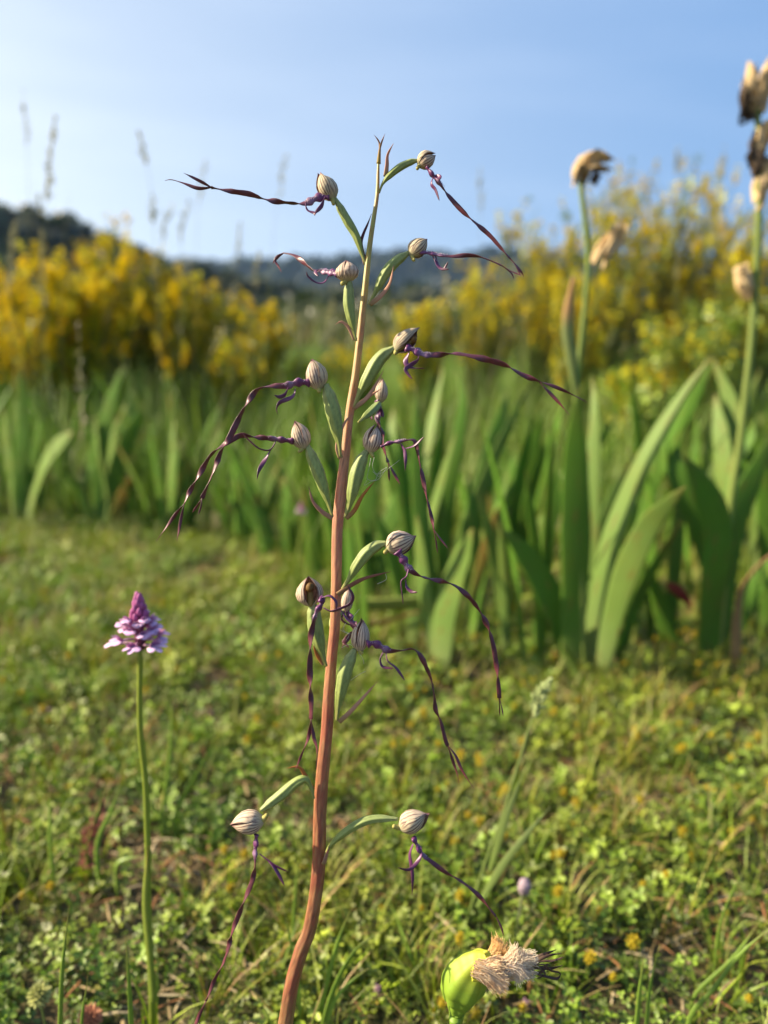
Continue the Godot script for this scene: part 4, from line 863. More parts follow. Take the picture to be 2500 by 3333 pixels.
	for g in [
		[[-942,0,-2200,-942,538,-2200,-912,886,-2200,-908,1087,-2200], "plume"],
		[[-792,0,-1900,-792,476,-1900,-758,761,-1900,-741,867,-1900,-717,954,-1900], "oat"],
		[[-551,0,-2000,-551,428,-2000,-543,803,-2000,-550,894,-2000,-564,964,-2000], "spikelets"],
		[[-537,0,-2300,-537,385,-2300,-510,759,-2300,-495,878,-2300,-475,945,-2300], "plume"],
		[[-578,0,-2100,-578,422,-2100,-558,652,-2100,-548,762,-2100,-523,808,-2100], "plume"],
		[[-520,0,-2100,-520,399,-2100,-509,652,-2100,-502,762,-2100,-485,811,-2100], "plume"],
		[[-409,0,-2200,-409,342,-2200,-394,610,-2200,-384,727,-2200,-372,778,-2200], "plume"],
		[[-341,0,-2300,-341,359,-2300,-302,759,-2300,-279,901,-2300,-259,965,-2300], "plume"],
		[[-866,0,-2200,-866,538,-2200,-834,750,-2200,-807,863,-2200], "bare"],
		[[-787,0,-1900,-787,434,-1900,-776,600,-1900,-774,681,-1900,-765,721,-1900], "oat"],
		[[-330,0,-2000,-330,405,-2000,-314,593,-2000,-297,689,-2000], "plume"],
		[[-646,0,-1700,-646,249,-1700,-639,348,-1700,-633,464,-1700,-629,539,-1700], "dock"],
		[[-948,0,-2100,-948,539,-2100,-932,696,-2100,-918,762,-2100], "oat"],
		[[278,0,-2400,278,538,-2400,273,819,-2400,272,941,-2400], "plume"],
		[[841,0,-2400,841,668,-2400,820,917,-2400,816,1013,-2400], "spikelets"],
		[[962,0,-2400,962,616,-2400,945,880,-2400,941,1001,-2400], "plume"],
		[[187,0,-1800,187,337,-1800,172,539,-1800,191,674,-1800], "bare"],
		[[309,0,-1900,309,271,-1900,322,497,-1900,339,600,-1900], "bare"],
		[[197,0,-1700,197,319,-1700,245,501,-1700,275,594,-1700], "bare"],
		[[125,0,-1800,125,337,-1800,127,549,-1800,130,636,-1800], "plume"],
		[[-177,0,-2200,-177,292,-2200,-161,441,-2200,-134,586,-2200], "plume"],
		[[586,0,-1700,586,249,-1700,584,397,-1700,587,483,-1700], "bare"],
		[[-239,0,-2200,-239,342,-2200,-209,538,-2200,-193,610,-2200], "bare"],
		[[-443,0,-1900,-443,215,-1900,-422,412,-1900,-373,518,-1900], "plume"],
		[[283,0,-1250,283,135,-1250,288,198,-1250,292,221,-1250], "plume"],
		[[-353,0,-1600,-353,92,-1600,-350,122,-1600,-343,141,-1600], "plume"],
	]:
		q = vs(g[0])
		at = q[0]
		var look: Array = names[g[1]]
		o = thing("tall_grass", look[0] + ", " + spots[n], "grass", at, "tall grasses behind the lawn")
		n += 1
		s = Shape.new()
		var tan_tone := Color(0.26, 0.24, 0.10)
		rod(s, moved(q, -at), 20, 0.0009, 0.0004, Color(0.14, 0.17, 0.05), tan_tone, 6)
		part("stem", s, M.leaf, o)
		if look[1] > 0.0:
			var full := moved(spline(q, 30), -at)
			s = Shape.new()
			var tone := Color(0.27, 0.25, 0.11) if g[1] != "dock" else Color(0.46, 0.38, 0.24)
			if g[1] == "spikelets":
				for c in [21, 25, 29]:
					spikelets(s, full.slice(c - 2, c + 1), 26, look[1] * 1.1, 0.012, tone)
			else:
				if g[1] == "dock":
					spikelets(s, full.slice(16), 40, look[1] * 0.7, 0.010, tone)
				else:
					for c in (6 if g[1] == "oat" else 3):
						var mid: Vector3 = full[29 - c] + Vector3(rng.randf_range(-1, 1), 0, rng.randf_range(-1, 1)) * look[1] * (0.4 + 0.22 * c)
						spikelets(s, PackedVector3Array([full[28 - c], mid, mid + Vector3(0, 0.02, 0)]), 18 if g[1] == "oat" else 9, look[1] * 0.7, 0.011, tone)
			part("seed_head", s, M.leaf, o)


func spikelets(s: Shape, p: PackedVector3Array, count: int, reach: float, size: float, tone: Color) -> void:
	var q := spline(p, 40)
	var dir := (q[39] - q[0]).normalized()
	for k in count:
		var t := rng.randf()
		var a := rng.randf() * TAU
		var n1 := dir.cross(Vector3(0.1, 0.2, 1)).normalized()
		var out := (n1 * cos(a) + n1.cross(dir) * sin(a)) * reach * sin(PI * clampf(t * 0.85 + 0.12, 0, 1)) * rng.randf_range(0.2, 1.0)
		var b := q[int(t * 39)]
		var along := (dir + out / maxf(reach, 1e-6) * 0.35).normalized()
		var c := grain(tone, 0.3)
		strip(s, PackedVector3Array([b, b + out * 0.7 + along * size * 0.35, b + out + along * size]), 4, size * 0.17, size * 0.1, [[0.0, c], [1.0, c * 1.2]], n1, 0.0, [[0.0, 0.3], [0.6, 1.0], [1.0, 0.1]], 4)


func floret_ball(s: Shape, at: Vector3, r: float, tone: Color, count: int) -> void:
	ball(s, at, Vector3.ONE * r * 0.62, tone * 0.6, 0.08, 6, 8)
	for k in count:
		var y := 1.0 - 2.0 * (k + 0.5) / count
		var a := k * 2.39996
		var d := Vector3(cos(a) * sqrt(1 - y * y), y, sin(a) * sqrt(1 - y * y))
		var lift := (d + Vector3.UP * 0.45).normalized()
		var c := grain(tone, 0.25)
		strip(s, PackedVector3Array([at + d * r * 0.5, at + d * r * 0.7 + lift * r * 0.15, at + d * r * 0.8 + lift * r * rng.randf_range(0.25, 0.45)]), 4, r * 0.16, r * 0.06, [[0.0, c * 0.8], [1.0, c]], d.cross(Vector3(0.2, 1, 0.1)), 0.0, [[0.0, 0.6], [0.5, 1.0], [1.0, 0.3]], 5)


func web() -> void:
	var o := thing("spider_threads", "wisps of white spider silk hanging between the orchid's hoods and bracts", "cobweb")
	for mm in [[-7,469.9,-425.2,-8.3,463.4,-423.7,-8.8,459,-422.7,-3.4,458.6,-422.6,1.5,465.1,-424.1],[-5.2,470.3,-425.3,-6.1,465.1,-424.1,-2.6,461.6,-423.3,8.3,468.8,-425],[-8.6,459,-422.7,-10.6,455.6,-421.9,-6.1,458.2,-422.5,-4.8,458.2,-422.5],[1.5,465.1,-424.1,-2.6,462.5,-423.5,-4.3,459,-422.7,-6.1,457.7,-422.4],[-6.1,462.9,-423.6,-2.6,460.3,-423,-1.7,462.9,-423.6],[-17.8,386.5,-403.6,-15.1,389.6,-404.3,-13.1,391.9,-404.9],[-20.2,385,-403.3,-21.8,381.2,-402.4,-18.6,378.8,-401.8,-20.2,375.8,-401.1],[-23.3,381.2,-402.4,-20.2,379.6,-402,-16.2,378.8,-401.8],[-22.6,371.9,-400.2,-17.8,373.5,-400.6,-14.7,368.9,-399.5],[-14.7,371.2,-400,-11.5,366.6,-398.9,-10.7,363.5,-398.2],[-17.8,355,-396.2,-13.1,358.1,-397,-9.9,359.6,-397.3],[-3.6,405,-407.9,1.1,407.3,-408.5,0.7,410.3,-409.2]]:
		var s := Shape.new()
		rod(s, vs(mm), 24, 0.00009, 0.00009, Color(0.6, 0.62, 0.6), Color(0.6, 0.62, 0.6), 4)
		part("thread", s, M.petal, o)


# ---------------------------------------------------------------- broom
func blossom_mesh() -> ArrayMesh:
	var s := Shape.new()
	for k in 9:
		var y := rng.randf_range(-0.026, 0.026)
		var a := k * 2.4
		var b := Vector3(cos(a) * 0.004, y, sin(a) * 0.004)
		for j in 3:
			var d := Vector3(cos(a + (j - 1) * 0.8), rng.randf_range(-0.1, 0.7), sin(a + (j - 1) * 0.8)).normalized() * rng.randf_range(0.010, 0.016)
			var e := d.cross(Vector3(0.2, 1, 0.3)).normalized() * 0.007
			var c := grain(Color(0.74, 0.71, 0.035), 0.2)
			var i0 := s.vert(b, c * 0.8)
			var i1 := s.vert(b + d * 0.6 + e, c)
			var i2 := s.vert(b + d, c)
			var i3 := s.vert(b + d * 0.6 - e + Vector3(0, 0.002, 0), c)
			s.quad(i0, i1, i2, i3)
	return s.mesh()


func leaflet_mesh() -> ArrayMesh:
	var s := Shape.new()
	for k in 14:
		var b := Vector3(rng.randf_range(-1, 1), rng.randf_range(-1, 1), rng.randf_range(-1, 1)) * 0.03
		var d := Vector3(rng.randf_range(-1, 1), rng.randf_range(-0.5, 1), rng.randf_range(-1, 1)).normalized() * 0.02
		var e := d.cross(Vector3(0.3, 1, 0.2)).normalized() * 0.006
		var c := grain(Color(0.22, 0.30, 0.035), 0.3)
		var i0 := s.vert(b, c)
		var i1 := s.vert(b + d * 0.5 + e, c)
		var i2 := s.vert(b + d, c)
		var i3 := s.vert(b + d * 0.5 - e, c)
		s.quad(i0, i1, i2, i3)
	return s.mesh()


func shrubs() -> void:
	var bl := [blossom_mesh(), blossom_mesh(), blossom_mesh()]
	var lf := leaflet_mesh()
	var looks := ["dense deep yellow broom at the very edge, lowest and fullest of bloom", "dense deep yellow broom behind the pale folded iris leaf", "open broom with two tall leaning yellow sprays before the dark hillside", "open broom with yellow top just right of the leaning sprays, on the skyline", "broom with thinning yellow bloom where the dark hill meets the far ridge", "broom reaching in from beyond the picture edge", "low broom with a bright yellow tuft just below the far ridge", "half shaded broom above the reddish drooping lips", "low dark broom with few flowers beside the orchid stem", "low sparse broom seen through the orchid's middle flowers", "slender broom directly behind the striped hood on the long straight lip", "airy broom behind the forked tips of the two upper lips", "airy broom whose yellow sprays stand next to the bent iris stalk", "tall airy broom behind the drooping dried iris flower", "tallest airy broom, its sprays high on the blue sky", "airy broom beside the tallest iris stalk", "airy broom behind the brown withered iris flowers", "low broom with separate orange yellow flowers under the airy ones"]
	var n := 0
	for q in [
		[-1.23, -2.9, 0.74, 0.28, 1.5, "dense"],
		[-1.16, -3.1, 0.80, 0.23, 1.4, "dense"],
		[-1.17, -3.5, 0.97, 0.19, 1.3, "open"],
		[-1.02, -3.5, 0.87, 0.22, 1.3, "open"],
		[-0.80, -3.4, 0.79, 0.22, 1.3, "open"],
		[-1.58, -3.2, 0.71, 0.24, 1.2, "dense"],
		[-0.50, -3.3, 0.64, 0.16, 1.3, "open"],
		[-0.55, -3.0, 0.54, 0.17, 0.5, "open"],
		[-0.33, -3.4, 0.43, 0.20, 0.3, "open"],
		[-0.12, -3.6, 0.46, 0.17, 0.35, "open"],
		[0.16, -3.4, 0.68, 0.19, 0.8, "open"],
		[0.42, -3.6, 0.88, 0.26, 0.7, "airy"],
		[0.63, -3.4, 1.02, 0.25, 1.0, "airy"],
		[0.85, -3.3, 1.12, 0.29, 1.1, "airy"],
		[1.13, -3.5, 1.21, 0.28, 1.1, "airy"],
		[1.26, -3.3, 1.16, 0.27, 1.1, "airy"],
		[1.33, -3.0, 1.01, 0.21, 0.9, "airy"],
		[0.70, -3.0, 0.76, 0.22, 0.7, "airy"],
	]:
		shrub("broom_bush", looks[n], "shrub", q, bl, lf, "yellow flowering broom behind the lawn")
		n += 1
	var greens := ["fresh green leafy shrub in front of the tall airy broom", "fresh green leafy shrub beside the tallest iris stalk", "low leafy green shrub behind the drooping iris stalk's small orange flowers"]
	n = 0
	for q in [
		[0.99, -2.7, 0.63, 0.20, 0.22, "leafy"],
		[1.23, -2.9, 0.74, 0.20, 0.2, "leafy"],
		[0.84, -2.7, 0.42, 0.18, 0.3, "leafy"],
	]:
		shrub("leafy_shrub", greens[n], "shrub", q, bl, lf, "")
		n += 1


func shrub(called: String, label: String, category: String, q: Array, bl: Array, lf: Mesh, group: String) -> void:
	var at := Vector3(q[0], 0, q[1])
	var height: float = q[2]
	var radius: float = q[3]
	var style: String = q[5]
	var o := thing(called, label, category, at, group)
	var twigs := Shape.new()
	var flowers := []
	var tints := []
	var leaves := []
	var leaf_tints := []
	var green := Color(0.11, 0.155, 0.03)
	for k in 9:
		var a := k * 2.4 + radius * 20.0
		var lean := rng.randf_range(0.25, 1.0)
		var out := Vector3(cos(a), 0, sin(a)) * radius
		var hh := height * rng.randf_range(0.72, 0.98)
		var b := Shape.new()
		var stem := PackedVector3Array([out * 0.1, out * 0.3 * lean + Vector3.UP * hh * 0.35, out * 0.7 * lean + Vector3.UP * hh * 0.72, out * lean + Vector3(rng.randf_range(-0.05, 0.05), hh * 0.92, 0)])
		rod(b, stem, 12, 0.009, 0.003, Color(0.10, 0.075, 0.04), green, 6)
		part("branch", b, M.leaf, o)
		var line := spline(stem, 24)
		for j in 26:
			var t := rng.randf_range(0.12, 0.98)
			var from := line[int(t * 23)]
			var tall := height * rng.randf_range(0.2, 0.42) * (1.15 - 0.65 * t)
			var dir := Vector3(rng.randf_range(-1, 1) * 0.42, 1.0, rng.randf_range(-1, 1) * 0.42)
			if style == "airy":
				dir.x += 0.15
			var tip := from + dir * tall
			tip.y = minf(tip.y, height * rng.randf_range(0.88, 1.06))
			var mid := from.lerp(tip, 0.5) + Vector3(rng.randf_range(-1, 1), 0.3, rng.randf_range(-1, 1)) * 0.02
			if style != "leafy" or j < 8:
				rod(twigs, PackedVector3Array([from, mid, tip]), 5, 0.0021, 0.001, grain(green, 0.3), grain(Color(0.15, 0.20, 0.035), 0.3), 3)
			var share: float = float(q[4]) * (0.85 if tip.y > height * 0.55 else 0.25)
			var runs := 6 if style == "dense" else 4
			for r in runs:
				if rng.randf() < share * (0.66 if style == "dense" else 0.56):
					var u := rng.randf_range(0.35, 1.0)
					var p := from.lerp(mid, u * 2.0) if u < 0.5 else mid.lerp(tip, u * 2.0 - 1.0)
					if p.y < height * 0.42:
						continue
					flowers.append(Transform3D(Basis.from_euler(Vector3(rng.randf_range(-0.5, 0.5), rng.randf() * TAU, rng.randf_range(-0.5, 0.5))).scaled(Vector3.ONE * rng.randf_range(0.6, 1.05)), p))
					var g := rng.randf_range(0.75, 1.15)
					tints.append(Color(g, g * rng.randf_range(0.9, 1.12), g))
			for r in 1:
				if style == "leafy" and rng.randf() < 0.8 or style != "leafy" and rng.randf() < 0.6:
					var u := rng.randf_range(0.1, 1.0)
					leaves.append(Transform3D(Basis.from_euler(Vector3(rng.randf() * TAU, rng.randf() * TAU, 0)).scaled(Vector3.ONE * rng.randf_range(0.6, 1.3) * (1.0 if style == "leafy" else 0.55)), from.lerp(tip, u)))
					var g := rng.randf_range(0.6, 1.2) * (1.1 if style == "leafy" else 0.8)
					leaf_tints.append(Color(g * rng.randf_range(0.9, 1.2), g, g))
	var tw := part("foliage", twigs, M.leaf, o)
	tw.set_meta("kind", "stuff")
	if flowers.size():
		scatter("blossoms", bl[rng.randi() % 3], M.blossom, flowers, tints, o)
	if leaves.size():
		scatter("leaves", lf, M.leaf, leaves, leaf_tints, o)


# ---------------------------------------------------------------- lawn
func clover_mesh(spread: float, tall: float, count: int, size: float) -> ArrayMesh:
	var s := Shape.new()
	for k in count:
		var a := rng.randf() * TAU
		var rr := spread * sqrt(rng.randf())
		var top := Vector3(cos(a) * rr, tall * rng.randf_range(0.25, 1.0), sin(a) * rr)
		var foot := Vector3(top.x * 0.5, -0.002, top.z * 0.5)
		var tone := grain(Color(0.165, 0.225, 0.02), 0.5)
		if rng.randf() < 0.08:
			tone = grain(Color(0.27, 0.23, 0.04), 0.3)
		var st := Color(0.13, 0.15, 0.045)
		var side := Vector3(-sin(a), 0, cos(a)) * 0.0004
		s.quad(s.vert(foot - side, st), s.vert(top - side, st), s.vert(top + side, st), s.vert(foot + side, st))
		var tilt := Basis.from_euler(Vector3(rng.randf_range(-0.7, 0.7), rng.randf() * TAU, rng.randf_range(-0.7, 0.7)))
		var z := size * rng.randf_range(0.6, 1.15)
		for j in 3:
			var d := tilt * Vector3(cos(j * TAU / 3), 0.18, sin(j * TAU / 3))
			var e := tilt * Vector3(-sin(j * TAU / 3), 0.0, cos(j * TAU / 3))
			var u := tilt * Vector3(0, 0.22, 0)
			var c := grain(tone, 0.12)
			var m0 := s.vert(top, c)
			var m1 := s.vert(top + d * z, c)
			var l1 := s.vert(top + (d * 0.45 + e * 0.36 + u) * z, c)
			var l2 := s.vert(top + (d * 0.92 + e * 0.30 + u) * z, c)
			var r1 := s.vert(top + (d * 0.45 - e * 0.36 + u) * z, c)
			var r2 := s.vert(top + (d * 0.92 - e * 0.30 + u) * z, c)
			s.quad(m0, l1, l2, m1)
			s.quad(m0, m1, r2, r1)
	return s.mesh()


func tuft_mesh(count: int, low: float, high: float, width: float, lean: float, tone: Color, dry: float) -> ArrayMesh:
	var s := Shape.new()
	for k in count:
		var a := rng.randf() * TAU
		var out := Vector3(cos(a), 0, sin(a))
		var tall := rng.randf_range(low, high)
		var bend := rng.randf_range(0.1, lean)
		var foot := out * rng.randf_range(0.0, 0.012)
		var c := grain(tone, 0.3)
		if rng.randf() < dry:
			c = grain(Color(0.30, 0.22, 0.09), 0.25)
		var side := Vector3(-sin(a + rng.randf_range(-0.8, 0.8)), 0, cos(a)) * width * rng.randf_range(0.35, 0.6)
		var before := [s.vert(foot - side, c * 0.9), s.vert(foot + Vector3(0, 0.0, 0) + out * width * 0.2, c * 0.9), s.vert(foot + side, c * 0.9)]
		for j in range(1, 5):
			var t := j / 4.0
			var p := foot + Vector3.UP * tall * (t - bend * 0.35 * t * t) + out * tall * bend * t * t
			var g := 1.0 - 0.85 * t * t
			var now := [s.vert(p - side * g, c), s.vert(p + out * width * 0.2 * g, c * 1.05), s.vert(p + side * g, c)]
			s.quad(before[0], now[0], now[1], before[1])
			s.quad(before[1], now[1], now[2], before[2])
			before = now
	return s.mesh()


func litter_mesh() -> ArrayMesh:
	var s := Shape.new()
	for k in 9:
		var a := rng.randf() * TAU
		var p := Vector3(rng.randf_range(-0.03, 0.03), rng.randf_range(0.001, 0.012), rng.randf_range(-0.03, 0.03))
		var d := Vector3(cos(a), rng.randf_range(-0.2, 0.25), sin(a)) * rng.randf_range(0.004, 0.015)
		var c := grain([Color(0.30, 0.22, 0.11), Color(0.20, 0.12, 0.06), Color(0.36, 0.29, 0.17), Color(0.25, 0.12, 0.05)][rng.randi() % 4], 0.25)
		strip(s, PackedVector3Array([p - d, p + Vector3(0, 0.002, 0), p + d]), 4, rng.randf_range(0.0007, 0.0018), 0.0004, [[0.0, c], [1.0, c * 0.9]], Vector3(-sin(a), 0.3, cos(a)), 0.5, [[0.0, 0.5], [0.5, 1.0], [1.0, 0.3]], 4)
	return s.mesh()


func spot(z0: float, z1: float, margin: float) -> Vector3:
	var z := -sqrt(rng.randf_range(z0 * z0, z1 * z1))
	var half := absf(z) * 0.52 + margin
	var x := rng.randf_range(-half, half)
	return Vector3(x, ground_at(x, z), z)


func placed(p: Vector3, size: float, tilt := 0.15) -> Transform3D:
	return Transform3D(Basis.from_euler(Vector3(rng.randf_range(-tilt, tilt), rng.randf() * TAU, rng.randf_range(-tilt, tilt))).scaled(Vector3.ONE * size), p)


func bare(p: Vector3) -> float:
	return noise.get_noise_2d(p.x * 420.0 + 300.0, p.z * 420.0)


func lawn() -> void:
	var where := []
	var tints := []
	for v in 5:
		where.append([])
		tints.append([])
	for k in 16500:
		var p := spot(0.2, 2.6, 0.45)
		if bare(p) > 0.27 + rng.randf() * 0.2:
			continue
		var v := rng.randi() % 5
		where[v].append(placed(p, rng.randf_range(0.75, 1.3), 0.3))
		var dry := clampf(noise.get_noise_2d(p.x * 260.0, p.z * 260.0 + 50.0) * 1.2 + 0.2, 0.0, 1.0)
		var g := rng.randf_range(0.6, 1.45)
		tints[v].append(Color(g * lerpf(0.85, 1.45, dry), g * lerpf(0.95, 1.15, dry), g))
	for v in 5:
		scatter("clover_ground_cover", clover_mesh(0.02, 0.016 + 0.004 * v, 17, 0.0038 + 0.0006 * v), M.leaf, where[v], tints[v], self, "low carpet of clover and medick leaves over the ground")
	where = [[], [], []]
	tints = [[], [], []]
	for k in 12500:
		var p := spot(0.2, 2.6, 0.45)
		var patch := noise.get_noise_2d(p.x * 330.0 - 200.0, p.z * 330.0)
		if patch < rng.randf_range(-0.4, 0.15):
			continue
		var v := rng.randi() % 3
		where[v].append(placed(p, rng.randf_range(0.5, 1.35), 0.3))
		var g := rng.randf_range(0.75, 1.3)
		tints[v].append(Color(g * rng.randf_range(0.85, 1.4), g, g * 0.9))
	for v in 3:
		scatter("lawn_grass", tuft_mesh(12, 0.018, 0.062, 0.0017, 0.75, Color(0.20, 0.27, 0.03), 0.18), M.leaf, where[v], tints[v], self, "short loose grass growing through the clover")
	where = []
	tints = []
	for k in 8000:
		var p := spot(0.2, 2.8, 0.45)
		if bare(p) < rng.randf_range(-0.5, 0.3):
			continue
		where.append(placed(p, rng.randf_range(0.7, 1.5), 0.2))
		var g := rng.randf_range(0.6, 1.2)
		tints.append(Color(g, g, g))
	scatter("dry_litter", litter_mesh(), M.paper, where, tints, self, "dry straw and brown leaf scraps on the soil")
	# taller meadow grass from the edge of the lawn back under the broom
	where = [[], [], []]
	tints = [[], [], []]
	for k in 3300:
		var p := spot(1.5, 7.0, 0.8)
		if p.z > -2.05 and p.x < -0.3 or p.z > -1.75 and rng.randf() < 0.6:
			continue
		var v := rng.randi() % 3
		where[v].append(placed(p, rng.randf_range(0.55, 1.15), 0.15))
		var g := rng.randf_range(0.6, 1.2)
		tints[v].append(Color(g * rng.randf_range(0.85, 1.35), g, g))
	for v in 3:
		scatter("meadow_grass", tuft_mesh(14, 0.16, 0.46, 0.0042, 0.55, Color(0.16, 0.27, 0.03), 0.05), M.leaf, where[v], tints[v], self, "tall rough grass under and between the broom bushes")
	where = []
	tints = []
	for k in 2600:
		var z := -rng.randf_range(6.5, 40.0)
		var x := rng.randf_range(-1, 1) * (absf(z) * 0.6 + 2.0)
		where.append(placed(Vector3(x, -0.02, z), rng.randf_range(1.2, 2.6), 0.15))
		var g := rng.randf_range(0.6, 1.2)
		tints.append(Color(g * 1.2, g, g))
	scatter("far_meadow_grass", tuft_mesh(14, 0.16, 0.46, 0.008, 0.55, Color(0.10, 0.14, 0.035), 0.25), M.leaf, where, tints, self, "rough meadow beyond the broom bushes")
	where = []
	tints = []
	for k in 620:
		var z := -rng.randf_range(8.5, 22.0)
		var x := rng.randf_range(-0.62, 0.62) * absf(z)
		var size := rng.randf_range(0.020, 0.034) * absf(z)
		where.append(Transform3D(Basis.from_euler(Vector3(0, rng.randf() * TAU, 0)).scaled(Vector3(size * 1.3, size, size * 1.3)), Vector3(x, -0.05, z)))
		var g := rng.randf_range(0.4, 0.8)
		tints.append(Color(g * rng.randf_range(0.9, 1.2), g, g))
	scatter("far_thicket_vegetation", crown_mesh(), M.leaf, where, tints, self, "dark mass of thicket beyond the broom bushes")
	# yellow clover heads
	var kinds := []
	for v in 4:
		var s := Shape.new()
		var tall := 0.024 + 0.005 * v
		rod(s, PackedVector3Array([Vector3.ZERO, Vector3(0.002, tall * 0.5, 0.001), Vector3(0, tall, 0)]), 4, 0.0006, 0.0005, Color(0.13, 0.18, 0.04), Color(0.16, 0.2, 0.05), 4)
		floret_ball(s, Vector3(0, tall, 0), 0.0037 + 0.0005 * (v % 3), Color(0.60, 0.47, 0.03), 26)
		kinds.append(s.mesh())
	var set_out := 0
	while set_out < 290:
		var p := spot(0.5, 1.45, 0.04)
		var likely := 0.85 if p.x > 0.02 else 0.28
		if rng.randf() > likely or bare(p) > 0.32:
			continue
		var o := MeshInstance3D.new()
		o.mesh = kinds[rng.randi() % 4]
		o.material_override = M.blossom
		o.name = numbered("yellow_clover_head")
		o.transform = placed(p, rng.randf_range(0.75, 1.25), 0.35)
		add_child(o)
		o.set_meta("label", "small round yellow clover head low in the lawn")
		o.set_meta("category", "clover")
		o.set_meta("group", "yellow clover heads in the lawn")
		set_out += 1
	var pinks := Shape.new()
	floret_ball(pinks, Vector3(0, 0.022, 0), 0.0036, Color(0.50, 0.30, 0.36), 16)
	rod(pinks, PackedVector3Array([Vector3.ZERO, Vector3(0.001, 0.022, 0)]), 3, 0.0006, 0.0005, Color(0.13, 0.18, 0.04), Color(0.16, 0.2, 0.05), 4)
	var pink_mesh := pinks.mesh()
	for k in 34:
		var p := spot(0.5, 1.3, 0.02)
		if p.x > 0.1 and rng.randf() < 0.7:
			continue
		var o := MeshInstance3D.new()
		o.mesh = pink_mesh
		o.material_override = M.petal
		o.name = numbered("pink_lawn_flower")
		o.transform = placed(p, rng.randf_range(0.6, 1.2), 0.4)
		add_child(o)
		o.set_meta("label", "tiny pale pink flower down in the lawn")
		o.set_meta("category", "wild flower")
		o.set_meta("group", "pale pink flowers in the lawn")


# ---------------------------------------------------------------- land
func land() -> void:
	var s := Shape.new()
	# one sheet: fine near the camera, coarse out to the horizon
	var xs := []
	var zs := []
	for k in range(-60, 61):
		xs.append(k * 0.04 if absi(k) <= 50 else signf(k) * (2.0 + pow(absi(k) - 50.0, 3.6) * 0.32))
	for k in range(0, 90):
		zs.append(0.6 - k * 0.05 if k <= 70 else -2.9 - pow(k - 70.0, 2.9) * 0.28)
	zs.push_front(30.0)
	for z in zs:
		for x in xs:
			var y := ground_at(x, z) if absf(z) < 9.0 and absf(x) < 9.0 else -0.03
			var c := Color(0.10, 0.072, 0.042).lerp(Color(0.07, 0.08, 0.03), clampf(noise.get_noise_2d(x * 200.0, z * 200.0) + 0.3, 0.0, 1.0))
			s.vert(Vector3(x, y, z), grain(c, 0.2))
	var w := xs.size()
	for k in zs.size() - 1:
		for j in w - 1:
			var a := k * w + j
			s.quad(a, a + w, a + w + 1, a + 1)
	structure("ground", s, M.soil, "brown soil with moss running out to the hills")
	# hills: x range, depth, ridge height
	hill("far_hill", -330.0, 420.0, 260.0, [[-420, 22], [-150, 21], [-70, 20], [-30, 20.5], [10, 23.5], [60, 22.5], [130, 20], [240, 23], [420, 18]], 90.0, "long wooded ridge blue with distance")
	hill("near_hill", -62.0, 90.0, 40.0, [[-90, 11], [-40, 9.4], [-31, 8.5], [-25, 7.8], [-19.5, 5.6], [-14, 3.7], [-8.5, 2.6], [0, 2.2], [20, 1.0], [90, 0.5]], 22.0, "dark wooded slope coming down to the far ridge")


func ridge(keys: Array, x: float) -> float:
	return keyed(keys, x)


func hill(called: String, z: float, wide: float, _deep: float, keys: Array, run: float, label: String) -> void:
	var s := Shape.new()
	var cols := 90
	var rows := 14
	for k in rows + 1:
		var t := k / float(rows)
		for j in cols + 1:
			var x := lerpf(-wide, wide, j / float(cols))
			var up := sin(minf(t, 1.0) * PI) if t > 0.5 else smoothstep(0.0, 0.5, t)
			var y := ridge(keys, x) * up + noise.get_noise_2d(x * 1.3, t * 60.0 + z) * 1.2 * up - 0.3
			s.vert(Vector3(x, y, z + run * (0.5 - t) * 1.0), grain(Color(0.035, 0.05, 0.022), 0.2))
	var w := cols + 1
	for k in rows:
		for j in cols:
			var a := k * w + j
			s.quad(a, a + w, a + w + 1, a + 1)
	structure(called, s, M.soil, label)
	var where := []
	var tints := []
	var crown := crown_mesh()
	var count := 2600 if z < -200.0 else 900
	for k in count:
		var t := rng.randf_range(0.04, 0.56)
		var reach := (absf(z) + 30.0) * 0.62
		var x := rng.randf_range(-reach, reach)
		var up := smoothstep(0.0, 0.5, t) if t <= 0.5 else sin(t * PI)
		var y := ridge(keys, x) * up
		if y < 0.9 and z > -200.0:
			continue
		var size := rng.randf_range(2.2, 4.2) if z < -200.0 else rng.randf_range(0.6, 1.15)
		where.append(Transform3D(Basis.from_euler(Vector3(0, rng.randf() * TAU, 0)).scaled(Vector3(size, size * rng.randf_range(0.8, 1.2), size)), Vector3(x, y - 0.5, z + run * (0.5 - t))))
		var g := rng.randf_range(0.45, 0.9)
		tints.append(Color(g * rng.randf_range(0.9, 1.25), g, g))
	scatter("woodland", crown, M.leaf, where, tints, self, "mass of trees covering the " + label)


func crown_mesh() -> ArrayMesh:
	var s := Shape.new()
	for k in 130:
		var d := Vector3(rng.randf_range(-1, 1), rng.randf_range(-0.6, 1), rng.randf_range(-1, 1))
		if d.length() > 1.0:
			d = d.normalized() * rng.randf_range(0.75, 1.0)
		var p := d * (0.85 + 0.25 * sin(d.x * 5.0) * cos(d.z * 4.0)) + Vector3(0, 0.8, 0)
		var u := Vector3(rng.randf_range(-1, 1), rng.randf_range(-1, 1), rng.randf_range(-1, 1)).normalized()
		var e := u.cross(Vector3(0.3, 0.8, 0.5)).normalized()
		var z := rng.randf_range(0.14, 0.28)
		var c := grain(Color(0.050, 0.075, 0.028), 0.3)
		s.quad(s.vert(p - u * z, c), s.vert(p + e * z, c), s.vert(p + u * z, c), s.vert(p - e * z * 0.7, c))
	return s.mesh()


